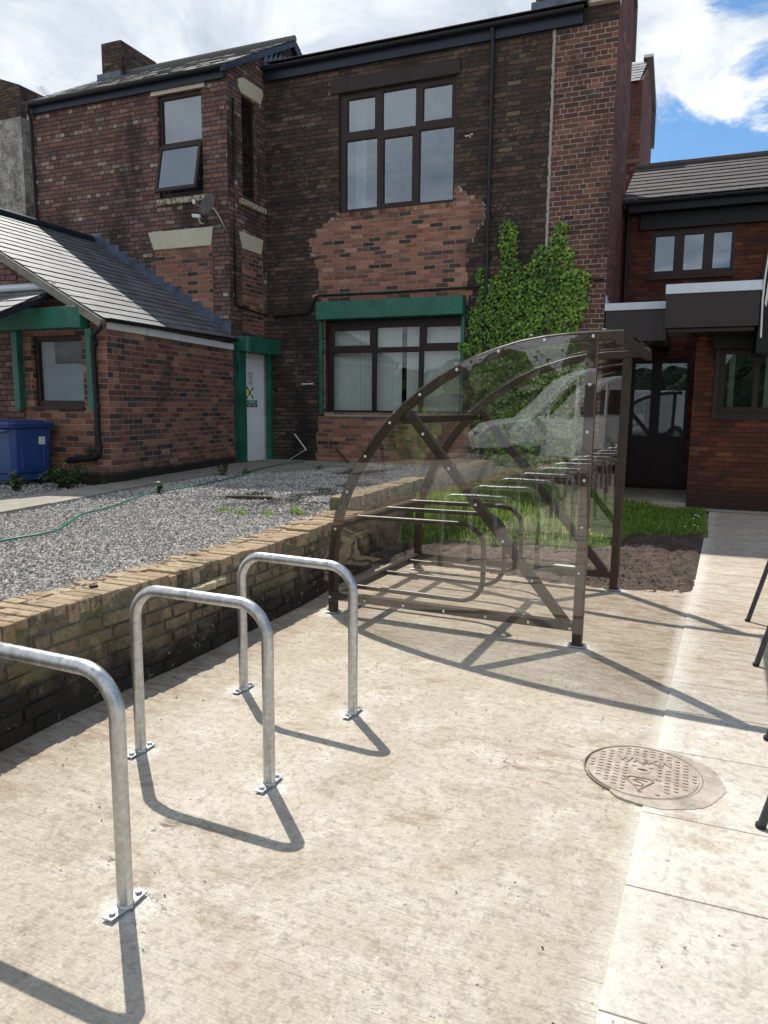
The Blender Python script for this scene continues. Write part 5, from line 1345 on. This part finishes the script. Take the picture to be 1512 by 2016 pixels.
for i, (x, y) in enumerate(((-3.72, 6.05), (-4.0, 6.0), (-4.25, 6.1), (-3.5, 6.25))):
    g_ = blades(70, (x-.06, x+.06, y-.05, y+.05), lambda a, b: .505, .03, .07, 40+i).build('grass_tuft', M['grass'])
    tag(g_, ['small yellowish grass tuft in the gravel, second nearest the wall end', 'yellowish grass tuft third from the wall end, middle of the gravel', 'grass tuft furthest left on the gravel', 'spiky yellow grass tuft in the gravel right beside the wall coping'][i], 'grass tuft', 'grass tufts in the gravel')
mb = MB()
for i in range(7):
    x, y = random.uniform(-.12, .14), random.uniform(9.8, 11.2); z = lawn_z(x, y)+.08
    mb.cyl((x, y, z-.02), (0, -.4, 1), .010, .004, 8)
tag(mb.build('daisies', M['daisy']), 'few white daisies in the shaded grass near the pavement', 'daisies', kind='stuff')

# ------------------------------------------------------------------ behind the camera (seen in reflections)
vn = thing('white_van', 'white panel van with open cab doors, mirrored in the shelter panel', 'van', (-2.4, -8.0, 0))
fv_ = F((-2.4, -7.05, 0), (-1, 0, 0), (0, 1, 0))
body = [(-3.2, .45), (2.25, .45), (2.55, .62), (2.6, .95), (2.35, 1.18), (1.55, 1.33), (.75, 2.15), (.35, 2.32), (-3.2, 2.32)]
mb = MB(); n = len(body)
vs = [V((-2.4-u, -7.05, z)) for u, z in body]+[V((-2.4-u, -8.95, z)) for u, z in body]
mb.add(vs, [tuple(range(n)), tuple(range(2*n-1, n-1, -1))]+[(i, n+i, n+(i+1) % n, (i+1) % n) for i in range(n)], 0.)
part(mb, 'body', M['vanwhite'], vn, bevel=.06)
part(MB().prism(F((-2.4, -7.04, 0), (-1, 0, 0), (0, 1, 0)), [(.05, 1.35), (1.25, 1.35), (.7, 2.0), (.05, 2.0)], -.01, .0).prism(F((-2.4, -7.04, 0), (-1, 0, 0), (0, 1, 0)), [(1.3, .75), (2.62, .70), (2.62, .55), (1.3, .5)], -.01, 0.), 'side_window', M['vanblack'], vn)
for u in (1.75, -1.95):
    q = part(MB().cyl((-2.4-u, -7.25, .34), (0, 1, 0), .34, .23, 28), 'wheel', M['rubber'], vn, smooth=True)
    part(MB().cyl((-2.4-u, -7.05, .34), (0, 1, 0), .2, .035, 20), 'rim', M['alloy'], q)
    part(MB().cyl((-2.4-u, -7.28, .36), (0, 1, 0), .42, .245, 28), 'wheel_arch', M['vanblack'], vn)
part(MB().obox((-4.98, -7.45, .85), (.12, 0, 0), (0, .38, 0), (0, 0, .2)), 'headlight', M['glass'], vn)
dm = MB()
for (x, a) in ((-3.55, R(62)), (-2.55, R(68))):
    d_ = V((math.cos(a), math.sin(a), 0)); o_ = V((x, -7.03, .55)); nn = V((-math.sin(a), math.cos(a), 0))*.05
    dm.obox(o_, d_*.95, nn, V((0, 0, .75)))
    dm.obox(o_+V((0, 0, .75)), d_*.06, nn, V((0, 0, .3))); dm.obox(o_+d_*.88+V((0, 0, .75)), d_*.07, nn, V((0, 0, .85)))
    dm.obox(o_+d_*.06+V((0, 0, 1.05)), d_*.82+V((0, 0, .5)), nn, V((0, 0, .06)))
part(dm, 'open_door', M['vanwhite'], vn, bevel=.01)

vn.location = (-2.915, -6.8, 0); vn.rotation_euler = (0, 0, R(-25))

def bush(name, label, cat, x, y, w_, d_, h, n, seed, ls=.09):
    root = thing(name, label, cat, (x, y, 0)); mb = MB(); r = random.Random(seed)
    blobs = [(x+r.uniform(-w_, w_)*.8, y+r.uniform(-d_, d_)*.7, h*r.uniform(.2, .8), r.uniform(.28, .5)*h) for _ in range(9)]
    for i in range(n):
        b = r.choice(blobs); v_ = V((r.gauss(0, 1), r.gauss(0, 1), r.gauss(0, 1))).normalized()*b[3]*r.uniform(.75, 1.05)
        c = V((b[0]+v_.x, b[1]+v_.y, max(.05, b[2]+v_.z))); nn = (v_.normalized()+V((r.gauss(0, .4), r.gauss(0, .4), r.gauss(.2, .4)))).normalized()
        leafmesh(mb, c, nn, V((r.gauss(0, .5), r.gauss(0, .5), 1)), ls*r.uniform(.7, 1.4), r.random())
    for bx, by, bz, br_ in blobs+[(x, y, h*.35, h*.42), (x-w_*.6, y, h*.3, h*.36), (x+w_*.6, y, h*.3, h*.36)]:
        rr_ = br_*.80; nu_, nv_ = 12, 7; vs = []; fs = []
        for a in range(nv_+1):
            for b in range(nu_):
                th_, ph_ = math.pi*a/nv_, 2*math.pi*b/nu_; q = rr_*(1+.12*math.sin(a*2.1+b*1.7+bx))
                vs.append((bx+q*math.sin(th_)*math.cos(ph_), by+q*math.sin(th_)*math.sin(ph_), max(.0, bz+q*math.cos(th_))))
        for a in range(nv_):
            for b in range(nu_): fs.append((a*nu_+b, (a+1)*nu_+b, (a+1)*nu_+(b+1) % nu_, a*nu_+(b+1) % nu_))
        mb.add(vs, fs, .1)
    tm = MB()
    for i in range(4): tm.tube([(x+r.uniform(-.1, .1), y, 0), (x+r.uniform(-w_, w_)*.4, y, h*.4), (x+r.uniform(-w_, w_)*.7, y, h*.7)], .04, 6)
    part(mb, 'foliage', M['hedge'], root); part(tm, 'trunk', M['stem'], root)
for i, (x, y, h, w_) in enumerate(((-12.5, -9.5, 3.0, 1.9), (-9.4, -11., 3.6, 2.0), (-6.3, -11.6, 3.0, 1.9), (-3.2, -12., 3.4, 2.0), (.2, -12., 3.2, 1.9), (3.4, -11.6, 3.8, 2.0), (6.6, -11.0, 3.2, 1.9))):
    bush('hedge_bush', ('green leafy bush behind the camera, number from the left side: '+['first', 'second', 'third', 'fourth', 'fifth', 'sixth', 'seventh'][i]), 'bush', x, y, w_, 1.0, h, 5200, i, .075)
    bpy.data.objects['hedge_bush' if i == 0 else 'hedge_bush.%03d' % i]['group'] = 'bushes behind the camera'
